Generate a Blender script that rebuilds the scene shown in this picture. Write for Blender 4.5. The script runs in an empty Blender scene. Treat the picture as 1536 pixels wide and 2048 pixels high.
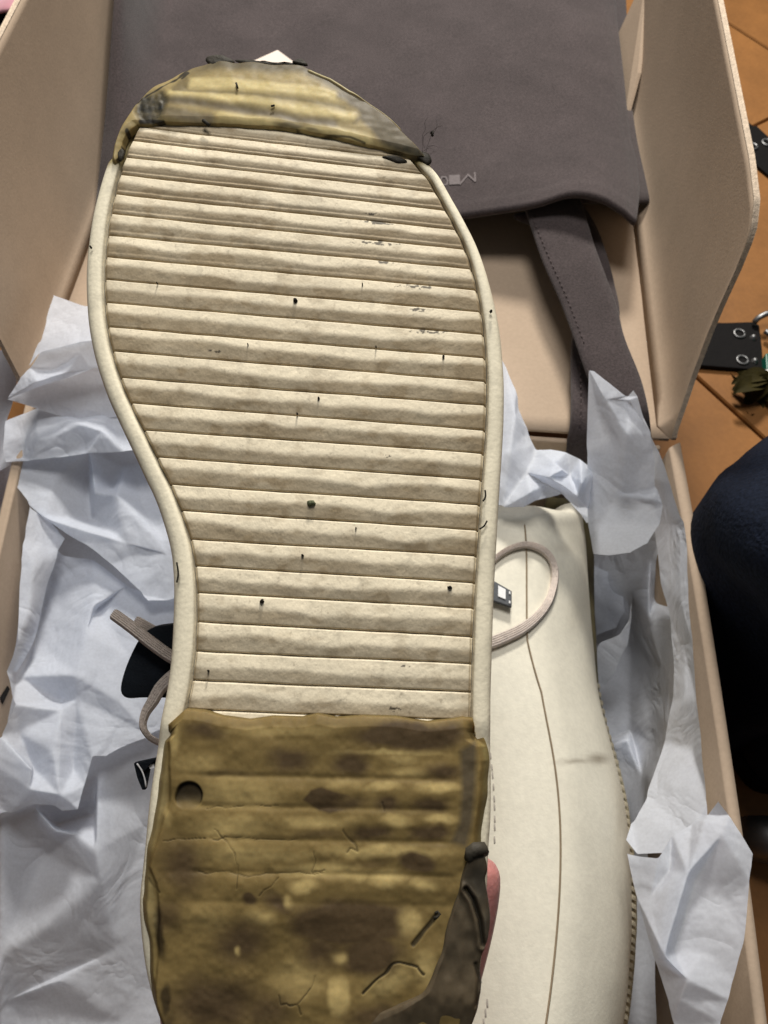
import bpy, math
import numpy as np
from mathutils import Vector
from mathutils.geometry import delaunay_2d_cdt

sc = bpy.context.scene
COL = sc.collection
R = math.radians
# ------------------------------------------------------------------ camera
F = 1600.0                      # focal length in pixels of the 1536 x 2048 photograph
CH, PITCH = 0.469, R(60)        # camera height above the tiles, degrees below the horizon
cam = bpy.data.cameras.new('camera'); co = bpy.data.objects.new('camera', cam); COL.objects.link(co)
co.location = (0, 0, CH); co.rotation_euler = (R(30), 0, 0)
cam.sensor_fit = 'VERTICAL'; cam.sensor_height = 36.0; cam.lens = 36.0 * F / 2048
cam.clip_start = 0.01; cam.clip_end = 60
cam.dof.use_dof = True; cam.dof.focus_distance = 0.21; cam.dof.aperture_fstop = 36
sc.camera = co
# ------------------------------------------------------------------ light: a dim room and a key lamp behind the box, plus an added fill
w = bpy.data.worlds.new('World'); sc.world = w; w.use_nodes = True
w.node_tree.nodes['Background'].inputs[0].default_value = (0.86, 0.92, 1.0, 1)
w.node_tree.nodes['Background'].inputs[1].default_value = 0.075
def lamp(name, loc, aim, power, size, color):
    l = bpy.data.lights.new(name, 'AREA'); l.energy = power; l.shape = 'DISK'; l.size = size; l.color = color
    o = bpy.data.objects.new(name, l); COL.objects.link(o); o.location = loc
    o.rotation_euler = (Vector(aim) - Vector(loc)).to_track_quat('-Z', 'Y').to_euler()
    return o
lamp('ceiling_lamp', (0.10, 1.18, 0.92), (0, 0.2, 0.2), 16.5, 0.20, (1.0, 0.955, 0.88))  # key lamp from behind, set close so its light fades frontward
lamp('ceiling_lamp', (0.02, 0.46, 1.08), (0, 0.15, 0.2), 5.0, 0.34, (1.0, 0.975, 0.94))  # added fill lamp, low overhead, to brighten the raised sole
sc.view_settings.view_transform = 'Standard'; sc.view_settings.look = 'None'
sc.view_settings.exposure = 0.0; sc.view_settings.gamma = 1.0
sc.cycles.max_bounces = 6

# ------------------------------------------------------------------ geometry of the view: rays, planes
CAM = np.array([0, 0, CH]); FW = np.array([0, math.cos(PITCH), -math.sin(PITCH)])
UP = np.array([0, math.sin(PITCH), math.cos(PITCH)]); RT = np.array([1.0, 0, 0])
def ray(px, py):
    px = np.asarray(px, float)[..., None]; py = np.asarray(py, float)[..., None]
    return FW + (px - 768) / F * RT + (1024 - py) / F * UP
def onz(px, py, z):                                    # point of the level plane z seen at that pixel
    r = ray(px, py); z = np.asarray(z, float)[..., None]
    return CAM + (z - CH) / r[..., 2:3] * r
def ond(px, py, d):                                    # point at depth d
    return CAM + np.asarray(d, float)[..., None] * ray(px, py)
def lin(c): c = np.asarray(c, float) / 255.0; return np.where(c <= 0.04045, c / 12.92, ((c + 0.055) / 1.055) ** 2.4)
def smooth(a, b, x): t = np.clip((x - a) / (b - a), 0, 1); return t * t * (3 - 2 * t)

# ------------------------------------------------------------------ noise
def h2(i, j, s):
    i = i.astype(np.int64); j = j.astype(np.int64)
    n = (i * 374761393 + j * 668265263 + int(s) * 974634777) & 0xFFFFFFFF
    n = ((n ^ (n >> 13)) * 1274126177) & 0xFFFFFFFF; n = (n ^ (n >> 16)) & 0xFFFFFFFF
    n = (n * 2246822519) & 0xFFFFFFFF; n = n ^ (n >> 15)
    return (n & 0xFFFFFF) / float(0xFFFFFF)
def vn(x, y, s=0):
    x = np.asarray(x, float); y = np.asarray(y, float)
    i = np.floor(x); j = np.floor(y); a = x - i; b = y - j; a = a * a * (3 - 2 * a); b = b * b * (3 - 2 * b)
    return (h2(i, j, s) * (1 - a) + h2(i + 1, j, s) * a) * (1 - b) + (h2(i, j + 1, s) * (1 - a) + h2(i + 1, j + 1, s) * a) * b
def fbm(x, y, s=0, o=4):
    r = 0; a = 0.5; t = 0
    for k in range(o): r = r + a * vn(x * 2 ** k + 7.3 * k, y * 2 ** k + 3.1 * k, s + 17 * k); t += a; a *= 0.5
    return r / t
def tri(x, y, s=0):                                    # continuous, made of flat triangles: crumpled paper
    k = (x + y) * 0.366025; i = np.floor(x + k); j = np.floor(y + k); u = x + k - i; v = y + k - j
    c00 = h2(i, j, s); c11 = h2(i + 1, j + 1, s); c10 = h2(i + 1, j, s); c01 = h2(i, j + 1, s)
    return np.where(u > v, c00 * (1 - u) + c10 * (u - v) + c11 * v, c00 * (1 - v) + c01 * (v - u) + c11 * u)
def crumple(x, y, s=0):
    wx = x + 0.35 * vn(x * 1.3, y * 1.3, s + 5); wy = y + 0.35 * vn(x * 1.3 + 9, y * 1.3, s + 6); r = 0
    for k, (a, f, t) in enumerate(((1, 1, 0.3), (0.42, 2.1, 1.2), (0.15, 4.3, 2.2), (0.05, 9, 0.9))):
        r = r + a * (tri(f * (wx * math.cos(t) - wy * math.sin(t)), f * (wx * math.sin(t) + wy * math.cos(t)), s + k) - 0.5)
    return r

# ------------------------------------------------------------------ objects
def place(o, parent=None):
    COL.objects.link(o)
    if parent is not None:
        o.parent = parent; o.matrix_parent_inverse = parent.matrix_world.inverted()
    return o
def tag(o, label=None, cat=None, group=None, kind=None):
    for k, v in (('label', label), ('category', cat), ('group', group), ('kind', kind)):
        if v: o[k] = v
    return o
def empty(name, loc, label, cat, group=None):
    o = bpy.data.objects.new(name, None); o.location = loc; o.empty_display_size = 0.02
    COL.objects.link(o); bpy.context.view_layer.update(); return tag(o, label, cat, group)
def mesh(name, V, faces, mat, parent=None, col=None, flat=False):
    V = np.asarray(V, float).reshape(-1, 3); me = bpy.data.meshes.new(name)
    if isinstance(faces, np.ndarray):
        k = faces.shape[1]; n = len(faces)
        me.vertices.add(len(V)); me.vertices.foreach_set('co', V.ravel())
        me.loops.add(n * k); me.loops.foreach_set('vertex_index', faces.astype(np.int32).ravel())
        me.polygons.add(n); me.polygons.foreach_set('loop_start', np.arange(0, n * k, k, dtype=np.int32))
        me.polygons.foreach_set('loop_total', np.full(n, k, np.int32)); me.update(calc_edges=True)
    else:
        me.from_pydata([tuple(v) for v in V], [], [tuple(int(i) for i in f) for f in faces])
    me.validate()
    me.polygons.foreach_set('use_smooth', np.full(len(me.polygons), not flat)); me.update()
    if col is not None:
        at = me.color_attributes.new('Col', 'FLOAT_COLOR', 'POINT')
        c = np.ones((len(V), 4)); c[:, :3] = np.asarray(col).reshape(-1, 3); at.data.foreach_set('color', c.ravel())
    me.materials.append(mat)
    return place(bpy.data.objects.new(name, me), parent)
def gridfaces(m, n, off=0, wrap=False, rev=False):
    i = np.arange(m - 1)[:, None]; j = np.arange(n if wrap else n - 1)[None]; j2 = (j + 1) % n
    f = np.stack([i * n + j, i * n + j2, (i + 1) * n + j2, (i + 1) * n + j], -1).reshape(-1, 4) + off
    return f[:, ::-1] if rev else f
def grid(name, P, mat, parent=None, col=None, wrap=False, rev=False):
    return mesh(name, P, gridfaces(P.shape[0], P.shape[1], 0, wrap, rev), mat, parent, col)
def slab(name, P, th, mat, parent=None, col=None, down=(0, 0, -1), rnd=0.3):   # a grid surface given thickness and a rounded rim
    m, n = P.shape[:2]; d = np.array(down, float) * th
    u = np.linspace(0, 1, m)[:, None]; v = np.linspace(0, 1, n)[None]
    c = P.reshape(-1, 3).mean(0)
    B = P + d
    ring = [(0, j) for j in range(n)] + [(i, n - 1) for i in range(1, m)] + [(m - 1, j) for j in range(n - 2, -1, -1)] + [(i, 0) for i in range(m - 2, 0, -1)]
    rt = [i * n + j for i, j in ring]; k = len(rt)
    rim = P.reshape(-1, 3)[rt]; nb = np.roll(rim, -1, 0) - np.roll(rim, 1, 0)
    o = np.cross(nb, -d); o /= np.linalg.norm(o, axis=1)[:, None] + 1e-12
    if np.sum(o * (rim - c)) < 0: o = -o
    mid = rim + 0.5 * d + o * th * rnd
    V = np.concatenate([P.reshape(-1, 3), B.reshape(-1, 3), mid]); N = m * n
    f = [gridfaces(m, n), gridfaces(m, n, N, rev=True)]
    r = np.array(rt); r2 = np.roll(r, -1); q = np.arange(k) + 2 * N; q2 = np.roll(q, -1)
    f += [np.stack([r2, r, q, q2], -1), np.stack([q2, q, r + N, r2 + N], -1)]
    if col is not None: col = np.concatenate([np.asarray(col).reshape(-1, 3)] * 2 + [np.asarray(col).reshape(-1, 3)[rt]])
    return mesh(name, V, np.concatenate(f), mat, parent, col)
def cr(pts, n, closed=False):                          # Catmull-Rom through points, n samples even in length
    p = np.asarray(pts, float)
    if closed: q = np.concatenate([p[-1:], p, p[:2]])
    else: q = np.concatenate([2 * p[:1] - p[1:2], p, 2 * p[-1:] - p[-2:-1]])
    t = np.linspace(0, 1, 13)[:-1, None]; out = []
    for k in range(1, len(q) - 2):
        a, b, c, d = q[k - 1], q[k], q[k + 1], q[k + 2]
        out.append(0.5 * (2 * b + (c - a) * t + (2 * a - 5 * b + 4 * c - d) * t * t + (3 * b - a - 3 * c + d) * t ** 3))
    out.append(q[-2][None]); o = np.concatenate(out)
    return res(o, n + 1)[:-1] if closed else res(o, n)
def res(o, n):                                         # resample a polyline
    o = np.asarray(o, float); l = np.r_[0, np.cumsum(np.linalg.norm(np.diff(o, axis=0), axis=1) + 1e-12)]
    s = np.linspace(0, l[-1], n); return np.stack([np.interp(s, l, o[:, k]) for k in range(o.shape[1])], -1)
def coons(top, bot, left, right, m, n):                # rows top->bottom m, columns left->right n
    T, B, L, Q = res(top, n), res(bot, n), res(left, m), res(right, m)
    u = np.linspace(0, 1, n)[None, :, None]; v = np.linspace(0, 1, m)[:, None, None]
    return (1 - v) * T[None] + v * B[None] + (1 - u) * L[:, None] + u * Q[:, None] - ((1 - u) * (1 - v) * T[0] + u * (1 - v) * T[-1] + (1 - u) * v * B[0] + u * v * B[-1])
def tube(name, pts, r, mat, parent=None, k=8, col=None):
    p = np.asarray(pts, float); t = np.gradient(p, axis=0); t /= np.linalg.norm(t, axis=1)[:, None] + 1e-12
    a = np.cross(t, [0.13, 0.31, 0.94]); a /= np.linalg.norm(a, axis=1)[:, None] + 1e-12; b = np.cross(t, a)
    r = np.broadcast_to(np.asarray(r, float), (len(p),)).copy(); th = np.linspace(0, 2 * np.pi, k, endpoint=False)
    P = p[:, None] + r[:, None, None] * (np.cos(th)[None, :, None] * a[:, None] + np.sin(th)[None, :, None] * b[:, None])
    V = np.concatenate([P.reshape(-1, 3), p[:1], p[-1:]]); n = len(p)
    f = [tuple(x) for x in gridfaces(n, k, 0, True)]
    f += [(n * k, (j + 1) % k, j) for j in range(k)] + [(n * k + 1, (n - 1) * k + j, (n - 1) * k + (j + 1) % k) for j in range(k)]
    return mesh(name, V, f, mat, parent)
def prism(name, pts, vec, mat, parent=None, bev=0.0):   # a flat outline given real thickness
    p = np.asarray(pts, float); n = len(p); vec = np.asarray(vec, float)
    V = np.concatenate([p, p + vec]); f = [tuple(range(n)), tuple(range(2 * n - 1, n - 1, -1))] + [((i + 1) % n, i, n + i, n + (i + 1) % n) for i in range(n)]
    o = mesh(name, V, f, mat, parent, flat=True)
    import bmesh
    bm = bmesh.new(); bm.from_mesh(o.data); bmesh.ops.recalc_face_normals(bm, faces=bm.faces)
    bm.to_mesh(o.data); bm.free()
    if bev:
        b = o.modifiers.new('edge', 'BEVEL'); b.width = bev; b.segments = 2; b.limit_method = 'ANGLE'
    return o
def ribbon(name, L, Rr, n, mat, parent=None, th=0.002, across=7, bulge=0.0):   # a band between two traced edges (px, py, z)
    A, B = cr(L, n), cr(Rr, n); u = np.linspace(0, 1, across)[None, :, None]
    Q = A[:, None] * (1 - u) + B[:, None] * u
    P = onz(Q[..., 0], Q[..., 1], Q[..., 2] + bulge * 4 * u[..., 0] * (1 - u[..., 0]))
    return slab(name, P, th, mat, parent)
def sheet(name, outline, mat, parent=None, inner=(), creases=(), amp=0.003, freq=45, seed=0, sub=4, fine=1.0, soft=20):
    # tissue paper: outline and fold points (px, py, z) joined into facets, then crumpled
    pts = [tuple(map(float, p)) for p in outline] + [tuple(map(float, p)) for p in inner]
    n = len(outline); E = [(i, (i + 1) % n) for i in range(n)] + list(creases)
    vo, _, fo, ov, _, _ = delaunay_2d_cdt([Vector(p[:2]) for p in pts], E, [], 1, 0.01)
    V = np.array([[v.x, v.y, pts[ov[i][0]][2] if ov[i] else 0.0] for i, v in enumerate(vo)])
    for i in range(len(vo)):
        if not ov[i]:
            d = np.array([(V[i, 0] - p[0]) ** 2 + (V[i, 1] - p[1]) ** 2 for p in pts]); wgt = 1 / (d + 1); V[i, 2] = np.dot(wgt, [p[2] for p in pts]) / wgt.sum()
    T = np.array([f[:3] for f in fo])
    for k in range(sub):
        e = np.sort(np.concatenate([T[:, [0, 1]], T[:, [1, 2]], T[:, [2, 0]]]), 1)
        ue, inv = np.unique(e, axis=0, return_inverse=True); inv = inv.ravel(); m = len(T); b = len(V)
        V = np.concatenate([V, V[ue].mean(1)]); ab, bc, ca = inv[:m] + b, inv[m:2 * m] + b, inv[2 * m:] + b
        T = np.concatenate([np.stack(x, 1) for x in ((T[:, 0], ab, ca), (T[:, 1], bc, ab), (T[:, 2], ca, bc), (ab, bc, ca))])
    P = onz(V[:, 0], V[:, 1], V[:, 2])
    x, y = P[:, 0] * freq, P[:, 1] * freq
    P[:, 2] += 0.55 * amp * crumple(x, y, seed) + 0.22 * amp * crumple(x * 2.6 + 5, y * 2.6, seed + 2)
    P[:, 0] += 0.6 * amp * crumple(y + 31, x - 17, seed + 3) * 0.5
    e = np.unique(np.sort(np.concatenate([T[:, [0, 1]], T[:, [1, 2]], T[:, [2, 0]]]), 1), axis=0); cnt = np.bincount(e.ravel(), minlength=len(P))[:, None]
    for k in range(soft):
        a = np.stack([np.bincount(e[:, 0], P[e[:, 1], q], len(P)) + np.bincount(e[:, 1], P[e[:, 0], q], len(P)) for q in range(3)], -1); P = .5 * P + .5 * a / cnt
    P[:, 2] += 0.00010 * fine * (tri(P[:, 0] * 420, P[:, 1] * 420, seed + 9) - 0.5)
    nn = np.cross(P[T[:, 1]] - P[T[:, 0]], P[T[:, 2]] - P[T[:, 0]]); 
    if nn[:, 2].sum() < 0: T = T[:, ::-1]
    return mesh(name, P, T, mat, parent)

# ------------------------------------------------------------------ materials
def mat(name, base, rough=0.6, spec=0.3, noise=0.12, nscale=60, bump=0.2, bscale=300, attr=False, fine=None, sheen=0, metal=0, sss=0, trans=0, base2=None, bdist=0.001, ridged=False):
    m = bpy.data.materials.new(name); m.use_nodes = True; nt = m.node_tree; N = nt.nodes; L = nt.links; b = N['Principled BSDF']
    b.inputs['Roughness'].default_value = rough; b.inputs['Specular IOR Level'].default_value = spec; b.inputs['Metallic'].default_value = metal
    tc = N.new('ShaderNodeTexCoord')
    n1 = N.new('ShaderNodeTexNoise'); n1.inputs['Scale'].default_value = nscale; n1.inputs['Detail'].default_value = 8; n1.inputs['Roughness'].default_value = 0.65
    L.new(tc.outputs['Object'], n1.inputs['Vector'])
    r = N.new('ShaderNodeMapRange'); r.inputs[1].default_value = 0.3; r.inputs[2].default_value = 0.7; r.inputs[3].default_value = 1 - noise; r.inputs[4].default_value = 1 + noise
    L.new(n1.outputs['Fac'], r.inputs[0])
    mul = N.new('ShaderNodeMix'); mul.data_type = 'RGBA'; mul.blend_type = 'MULTIPLY'; mul.inputs[0].default_value = 1
    L.new(r.outputs[0], mul.inputs[7])
    if attr:
        a = N.new('ShaderNodeAttribute'); a.attribute_name = 'Col'; L.new(a.outputs['Color'], mul.inputs[6])
    elif base2 is not None:
        n3 = N.new('ShaderNodeTexNoise'); n3.inputs['Scale'].default_value = nscale * 0.15; n3.inputs['Detail'].default_value = 4
        L.new(tc.outputs['Object'], n3.inputs['Vector']); mx = N.new('ShaderNodeMix'); mx.data_type = 'RGBA'
        mx.inputs[6].default_value = (*base, 1); mx.inputs[7].default_value = (*base2, 1); L.new(n3.outputs['Fac'], mx.inputs[0]); L.new(mx.outputs[2], mul.inputs[6])
    else: mul.inputs[6].default_value = (*base, 1)
    out = mul.outputs[2]
    if fine:                                           # fine speckle: fibres, grain
        n4 = N.new('ShaderNodeTexNoise'); n4.inputs['Scale'].default_value = fine[0]; n4.inputs['Detail'].default_value = 3; L.new(tc.outputs['Object'], n4.inputs['Vector'])
        r4 = N.new('ShaderNodeMapRange'); r4.inputs[1].default_value = 0.35; r4.inputs[2].default_value = 0.65; r4.inputs[3].default_value = 1 - fine[1]; r4.inputs[4].default_value = 1 + fine[1]
        L.new(n4.outputs['Fac'], r4.inputs[0]); m4 = N.new('ShaderNodeMix'); m4.data_type = 'RGBA'; m4.blend_type = 'MULTIPLY'; m4.inputs[0].default_value = 1
        L.new(out, m4.inputs[6]); L.new(r4.outputs[0], m4.inputs[7]); out = m4.outputs[2]
    L.new(out, b.inputs['Base Color'])
    if sheen: b.inputs['Sheen Weight'].default_value = sheen; b.inputs['Sheen Roughness'].default_value = 0.6
    if sss: b.inputs['Subsurface Weight'].default_value = sss; b.inputs['Subsurface Radius'].default_value = (1, 0.6, 0.4); b.inputs['Subsurface Scale'].default_value = 0.004
    if bump:
        n2 = N.new('ShaderNodeTexNoise'); n2.inputs['Scale'].default_value = bscale; n2.inputs['Detail'].default_value = 5; L.new(tc.outputs['Object'], n2.inputs['Vector'])
        bp = N.new('ShaderNodeBump'); bp.inputs['Strength'].default_value = bump; bp.inputs['Distance'].default_value = bdist; hf = n2.outputs['Fac']
        if ridged:                                      # sharp creases where the noise crosses its middle
            n2.inputs['Detail'].default_value = 3; n2.inputs['Distortion'].default_value = 0.8
            a1 = N.new('ShaderNodeMath'); a1.operation = 'SUBTRACT'; a1.inputs[1].default_value = 0.5; L.new(hf, a1.inputs[0]); a2 = N.new('ShaderNodeMath'); a2.operation = 'ABSOLUTE'; L.new(a1.outputs[0], a2.inputs[0]); hf = a2.outputs[0]
        L.new(hf, bp.inputs['Height']); L.new(bp.outputs[0], b.inputs['Normal'])
    if trans:
        t = N.new('ShaderNodeBsdfTranslucent'); L.new(out, t.inputs[0]); mx = N.new('ShaderNodeMixShader'); mx.inputs[0].default_value = trans
        L.new(b.outputs[0], mx.inputs[1]); L.new(t.outputs[0], mx.inputs[2]); L.new(mx.outputs[0], N['Material Output'].inputs[0])
    return m
M = dict(
 rubber=mat('cream_rubber', (1, 1, 1), 0.62, 0.25, 0.07, 90, 0.25, 900, attr=True, fine=(1500, 0.05), bdist=0.0004),
 resin=mat('aged_resin', (1, 1, 1), 0.50, 0.11, 0.05, 60, 0.07, 260, attr=True, fine=(900, 0.06), sss=0.15, bdist=0.0008),
 pale=mat('pale_rubber', (.60, .52, .36), .7, .2, .2, 300, .5, 600),
 skinrub=mat('rubber_skin', (.058, .050, .037), .6, .2, .2, 200, .3, 600),
 char=mat('burnt_resin', (0.030, 0.026, 0.019), 0.7, 0.15, 0.4, 300, 0.35, 700),
 card=mat('kraft_board', (0.43, 0.33, 0.243), 0.85, 0.12, 0.06, 25, 0.10, 700, fine=(500, 0.03)),
 edge=mat('board_edge', (0.58, 0.47, 0.36), 0.9, 0.1, 0.25, 500, 0.5, 900),
 felt=mat('taupe_flannel', (0.056, 0.044, 0.044), 0.95, 0.05, 0.18, 28, 0.35, 1300, fine=(1000, 0.24), sheen=0.12),
 print=mat('grey_print', (0.15, 0.13, 0.13), 0.8, 0.1, 0.15, 500, 0.2, 900),
 stitch=mat('bag_thread', (0.085, 0.068, 0.068), 0.9, 0.1, 0.1, 500, 0.2, 900),
 tissue=mat('tissue_paper', (0.80, 0.84, 0.925), 0.75, 0.12, 0.04, 40, 0.8, 34, fine=(800, 0.035), trans=0.48, bdist=0.0042, ridged=True),
 leather=mat('cream_leather', (1, 1, 1), 0.55, 0.3, 0.05, 45, 0.16, 900, attr=True, fine=(400, .035), bdist=0.0006),
 seam=mat('seam_groove', (0.27, 0.21, 0.14), 0.8, 0.1, 0.1, 200, 0, 1),
 lace=mat('pale_lace', (0.68, 0.60, 0.54), 0.9, 0.1, 0.12, 400, 0.6, 1200),
 black=mat('black_fabric', (0.012, 0.016, 0.022), 0.8, 0.2, 0.2, 300, 0.4, 1500),
 white=mat('white_thread', (0.8, 0.8, 0.8), 0.7, 0.2, 0.1, 300, 0.2, 900),
 grey=mat('grey_tag', (0.055, 0.06, 0.068), 0.6, 0.4, 0.1, 300, 0.2, 900),
 skin=mat('skin', (0.62, 0.26, 0.235), 0.45, 0.4, 0.10, 120, 0.25, 900, sss=0.25, fine=(260, 0.08)),
 tile=mat('terracotta_tile', (0.30, 0.130, 0.036), 0.5, 0.35, 0.18, 18, 0.1, 150, base2=(0.25, 0.108, 0.030), fine=(300, 0.05)),
 grout=mat('grout', (0.13, 0.07, 0.03), 0.9, 0.1, 0.2, 100, 0.3, 300),
 navy=mat('navy_cloth', (0.0075, 0.0105, 0.020), 0.9, 0.1, 0.3, 30, 0.9, 500, fine=(700, 0.3)),
 blackleather=mat('black_leather', (0.006, 0.005, 0.005), 0.75, 0.15, 0.2, 100, 0.3, 500),
 steel=mat('steel', (0.25, 0.25, 0.25), 0.45, 0.5, 0.05, 200, 0, 1, metal=1),
 yellow=mat('yellow_petal', (0.030, 0.023, 0.003), 0.8, 0.2, 0.25, 80, 0.4, 400),
 green=mat('green_plastic', (0.0, 0.10, 0.06), 0.4, 0.4, 0.1, 200, 0, 1),
 pinkcloth=mat('patterned_cloth', (0.75, 0.62, 0.64), 0.9, 0.1, 0.1, 60, 0.3, 800, base2=(0.55, 0.10, 0.17)),
 paper=mat('cream_card', (0.74, 0.64, 0.56), 0.8, 0.1, 0.03, 60, 0.1, 700),
 dark=mat('black_speck', (0.02, 0.017, 0.012), 0.8, 0.2, 0.2, 300, 0.2, 900),
 gum=mat('green_gum', (0.11, 0.12, 0.06), 0.6, 0.3, 0.3, 900, 0.6, 1500),
 ink=mat('black_ink', (0.02, 0.018, 0.016), 0.8, 0.2, 0.1, 300, 0, 1),
)

# ------------------------------------------------------------------ tiled floor
floor = tag(mesh('floor', [(-6, -6, -0.006), (6, -6, -0.006), (6, 8, -0.006), (-6, 8, -0.006)], [(0, 1, 2, 3)], M['grout']), kind='structure')
ta = R(-56.5); td = np.array([math.cos(ta), math.sin(ta)]); tn = np.array([-td[1], td[0]]); TS = 0.366
o0 = np.array([0.235, 0.387]); tile_me = None
rng = np.random.default_rng(4)
for i in range(-4, 7):
    for j in range(-4, 5):
        c = o0 + td * (i * TS - 0.007) + tn * (j + 0.5) * TS
        if not (-1.3 < c[0] < 1.5 and -0.9 < c[1] < 2.3): continue
        if tile_me is None:
            g = TS / 2 - 0.0012; e = 0.0009
            q = [(-1, -1), (1, -1), (1, 1), (-1, 1)]
            V = [(a * g, b * g, -0.0058) for a, b in q] + [(a * g, b * g, -0.0015) for a, b in q] + [(a * (g - e), b * (g - e), 0) for a, b in q]
            fc = [(8, 9, 10, 11)] + [(k + i0, (k + 1) % 4 + i0, (k + 1) % 4 + i0 + 4, k + i0 + 4) for i0 in (0, 4) for k in range(4)]
            t = mesh('tile', V, fc, M['tile'], floor, flat=True); tile_me = t.data
        else: t = place(bpy.data.objects.new('tile', tile_me), floor)
        t.location = (c[0], c[1], rng.uniform(-0.0004, 0.0004)); t.rotation_euler = (0, 0, ta)

# ------------------------------------------------------------------ the shoe box
ZT = 0.13
ya = R(4.3); bd = np.array([math.sin(ya), math.cos(ya), 0]); bo = np.array([bd[1], -bd[0], 0]); ZZ = np.array([0, 0, 1.0])
HR = np.array([0.1485, 0.2386, ZT]); HL = np.array([-0.191, 0.268, ZT])
box = empty('shoe_box', (-0.02, 0.07, 0), 'open brown kraft cardboard shoe box with lid folded back', 'box')
def wall(name, a, b, th, inward, top=ZT):
    a, b = np.array(a, float)[:2], np.array(b, float)[:2]; n = np.array(inward, float)[:2] * th
    Q = [a, b, b + n, a + n]; V = [(*q[:2], 0.002) for q in Q] + [(*q[:2], top) for q in Q]
    f = [(4, 5, 6, 7), (3, 2, 1, 0)] + [(i, (i + 1) % 4, (i + 1) % 4 + 4, i + 4) for i in range(4)]
    o = mesh(name, V, f, M['card'], box, flat=True)
    b_ = o.modifiers.new('edge', 'BEVEL'); b_.width = 0.0012; b_.segments = 3
    return o
# right wall: its rim bows slightly, traced at the height of the box
rim_o = [(1362, 884), (1405, 1130), (1455, 1450), (1497, 1740), (1536, 2048), (1590, 2500)]
rim_i = [(1338, 896), (1382, 1140), (1431, 1450), (1472, 1740), (1511, 2048), (1565, 2500)]
ro = cr(rim_o, 28); ri = cr(rim_i, 28); wo, wi = onz(ro[:, 0], ro[:, 1], np.full(28, ZT)), onz(ri[:, 0], ri[:, 1], np.full(28, ZT))
def wallstrip(name, prof):
    return mesh(name, np.concatenate([p for p in prof]), np.concatenate([gridfaces(len(prof), 28)]), M['card'], box)
low = lambda P, z, s: np.stack([P[:, 0] + s, P[:, 1], np.full(len(P), z)], -1)
mid = (wo + wi) / 2
wallstrip('right_wall', [low(wi, 0.002, 0.0), low(wi, 0.05, 0), low(wi, ZT - 0.0012, 0), wi * 0.85 + mid * 0.15, mid + [0, 0, 0.0006], wo * 0.85 + mid * 0.15, low(wo, ZT - 0.0012, 0), low(wo, 0.05, 0.001), low(wo, 0.002, 0)])
WB = wo[-1]
wall('back_wall', HL[:2] + [0.004, 0.0], HR[:2] + [-0.0045, 0.0], 0.003, -bd[:2], ZT - 0.004)
FL = HL - bd * 0.40 + bo * 0.045
wall('left_wall', HL[:2], FL[:2], 0.005, bo[:2])
wall('front_wall', (WB[0] - 0.006, WB[1]), FL[:2] + bo[:2] * 0.006, 0.005, bd[:2])
mesh('box_bottom', [(HL[0], HL[1], 0.002), (HR[0], HR[1], 0.002), (WB[0], WB[1], 0.002), (FL[0], FL[1], 0.002)], [(3, 2, 1, 0)], M['card'], box)
# lid: panel with a soft fold up into each side flap
def rowof(base, outv, phi, r, steps=10):              # cross-section: flat, fillet, up
    s = []
    for k in range(steps + 1):
        a = (math.pi / 2 - phi) * k / steps
        s.append((r - r * math.sin(a) if False else -(r) + r * math.sin(a), r - r * math.cos(a)))
    return s
def lidpart():
    L0, R0 = HL + np.array([0.001, 0.001, 0]), HR + np.array([-0.001, 0.001, 0]); n = 40
    v = np.linspace(0, 0.345, n)[:, None]
    cols = [L0 + bd * v + bo * s for s in (0.004,)]
    u = np.linspace(0, 1, 24); A = L0[None] + bd * v; B = R0[None] + bd * v
    P = A[:, None] * (1 - u[None, :, None]) + B[:, None] * u[None, :, None]
    P[..., 2] += 0.0012 * (fbm(P[..., 0] * 14, P[..., 1] * 14, 3) - 0.5)
    return slab('lid_panel', P, 0.0025, M['card'], box, rnd=0.1)
lidpart()
def flap(name, H0, side, phi, poly, rad):
    out = bo * side; hv = ZZ * math.cos(phi) + out * math.sin(phi)
    pts = cr(poly, 70) if False else np.array(poly, float)
    # rounded corners already in the outline; grid: rows along v (length), columns along h with the fold at the foot
    n, m = 90, 26
    v = 0.345 * np.linspace(0, 1, n) ** 1.8; top = np.interp(v, pts[:, 0], pts[:, 1]); P = np.zeros((n, m, 3))
    for j in range(m):
        q = j / (m - 1)
        h = top * q
        bow = 0.003 * np.sin(np.pi * q) * np.sin(np.pi * np.minimum(1, v / 0.345))
        fil = rad * np.exp(-h / rad * 1.2) * np.minimum(1, top / 0.02)
        P[:, j] = H0 + bd * v[:, None] + hv * h[:, None] + out * (bow - fil)[:, None]
    o = slab(name, P, 0.0022, M['card'], box, down=out, rnd=0.0)
    # fluted board edge along the free rim
    E = P[:, -1]; a = out * 0.0022
    k = 6; Q = np.stack([E + a * s + hv * (0.0006 + 0.0005 * (i % 2)) for i, s in enumerate(np.linspace(-0.05, 1.05, k))], 1)
    grid(name.replace('flap', 'flap_edge'), Q, M['edge'], o)
    return o, P
frp = [(0, 0.001), (0.006, 0.015), (0.013, 0.033), (0.0205, 0.064), (0.0228, 0.085), (0.0240, 0.100), (0.028, 0.111), (0.037, 0.1175), (0.06, 0.121), (0.173, 0.126), (0.36, 0.133)]
flp = [(0, 0.001), (0.003, 0.012), (0.005, 0.038), (0.009, 0.080), (0.015, 0.105), (0.03, 0.118), (0.07, 0.121), (0.36, 0.127)]
flapR, PR = flap('lid_flap', HR, 1, R(0.5), frp, 0.007)
flapL, PL = flap('lid_flap', HL, -1, R(0), flp, 0.004)
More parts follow.
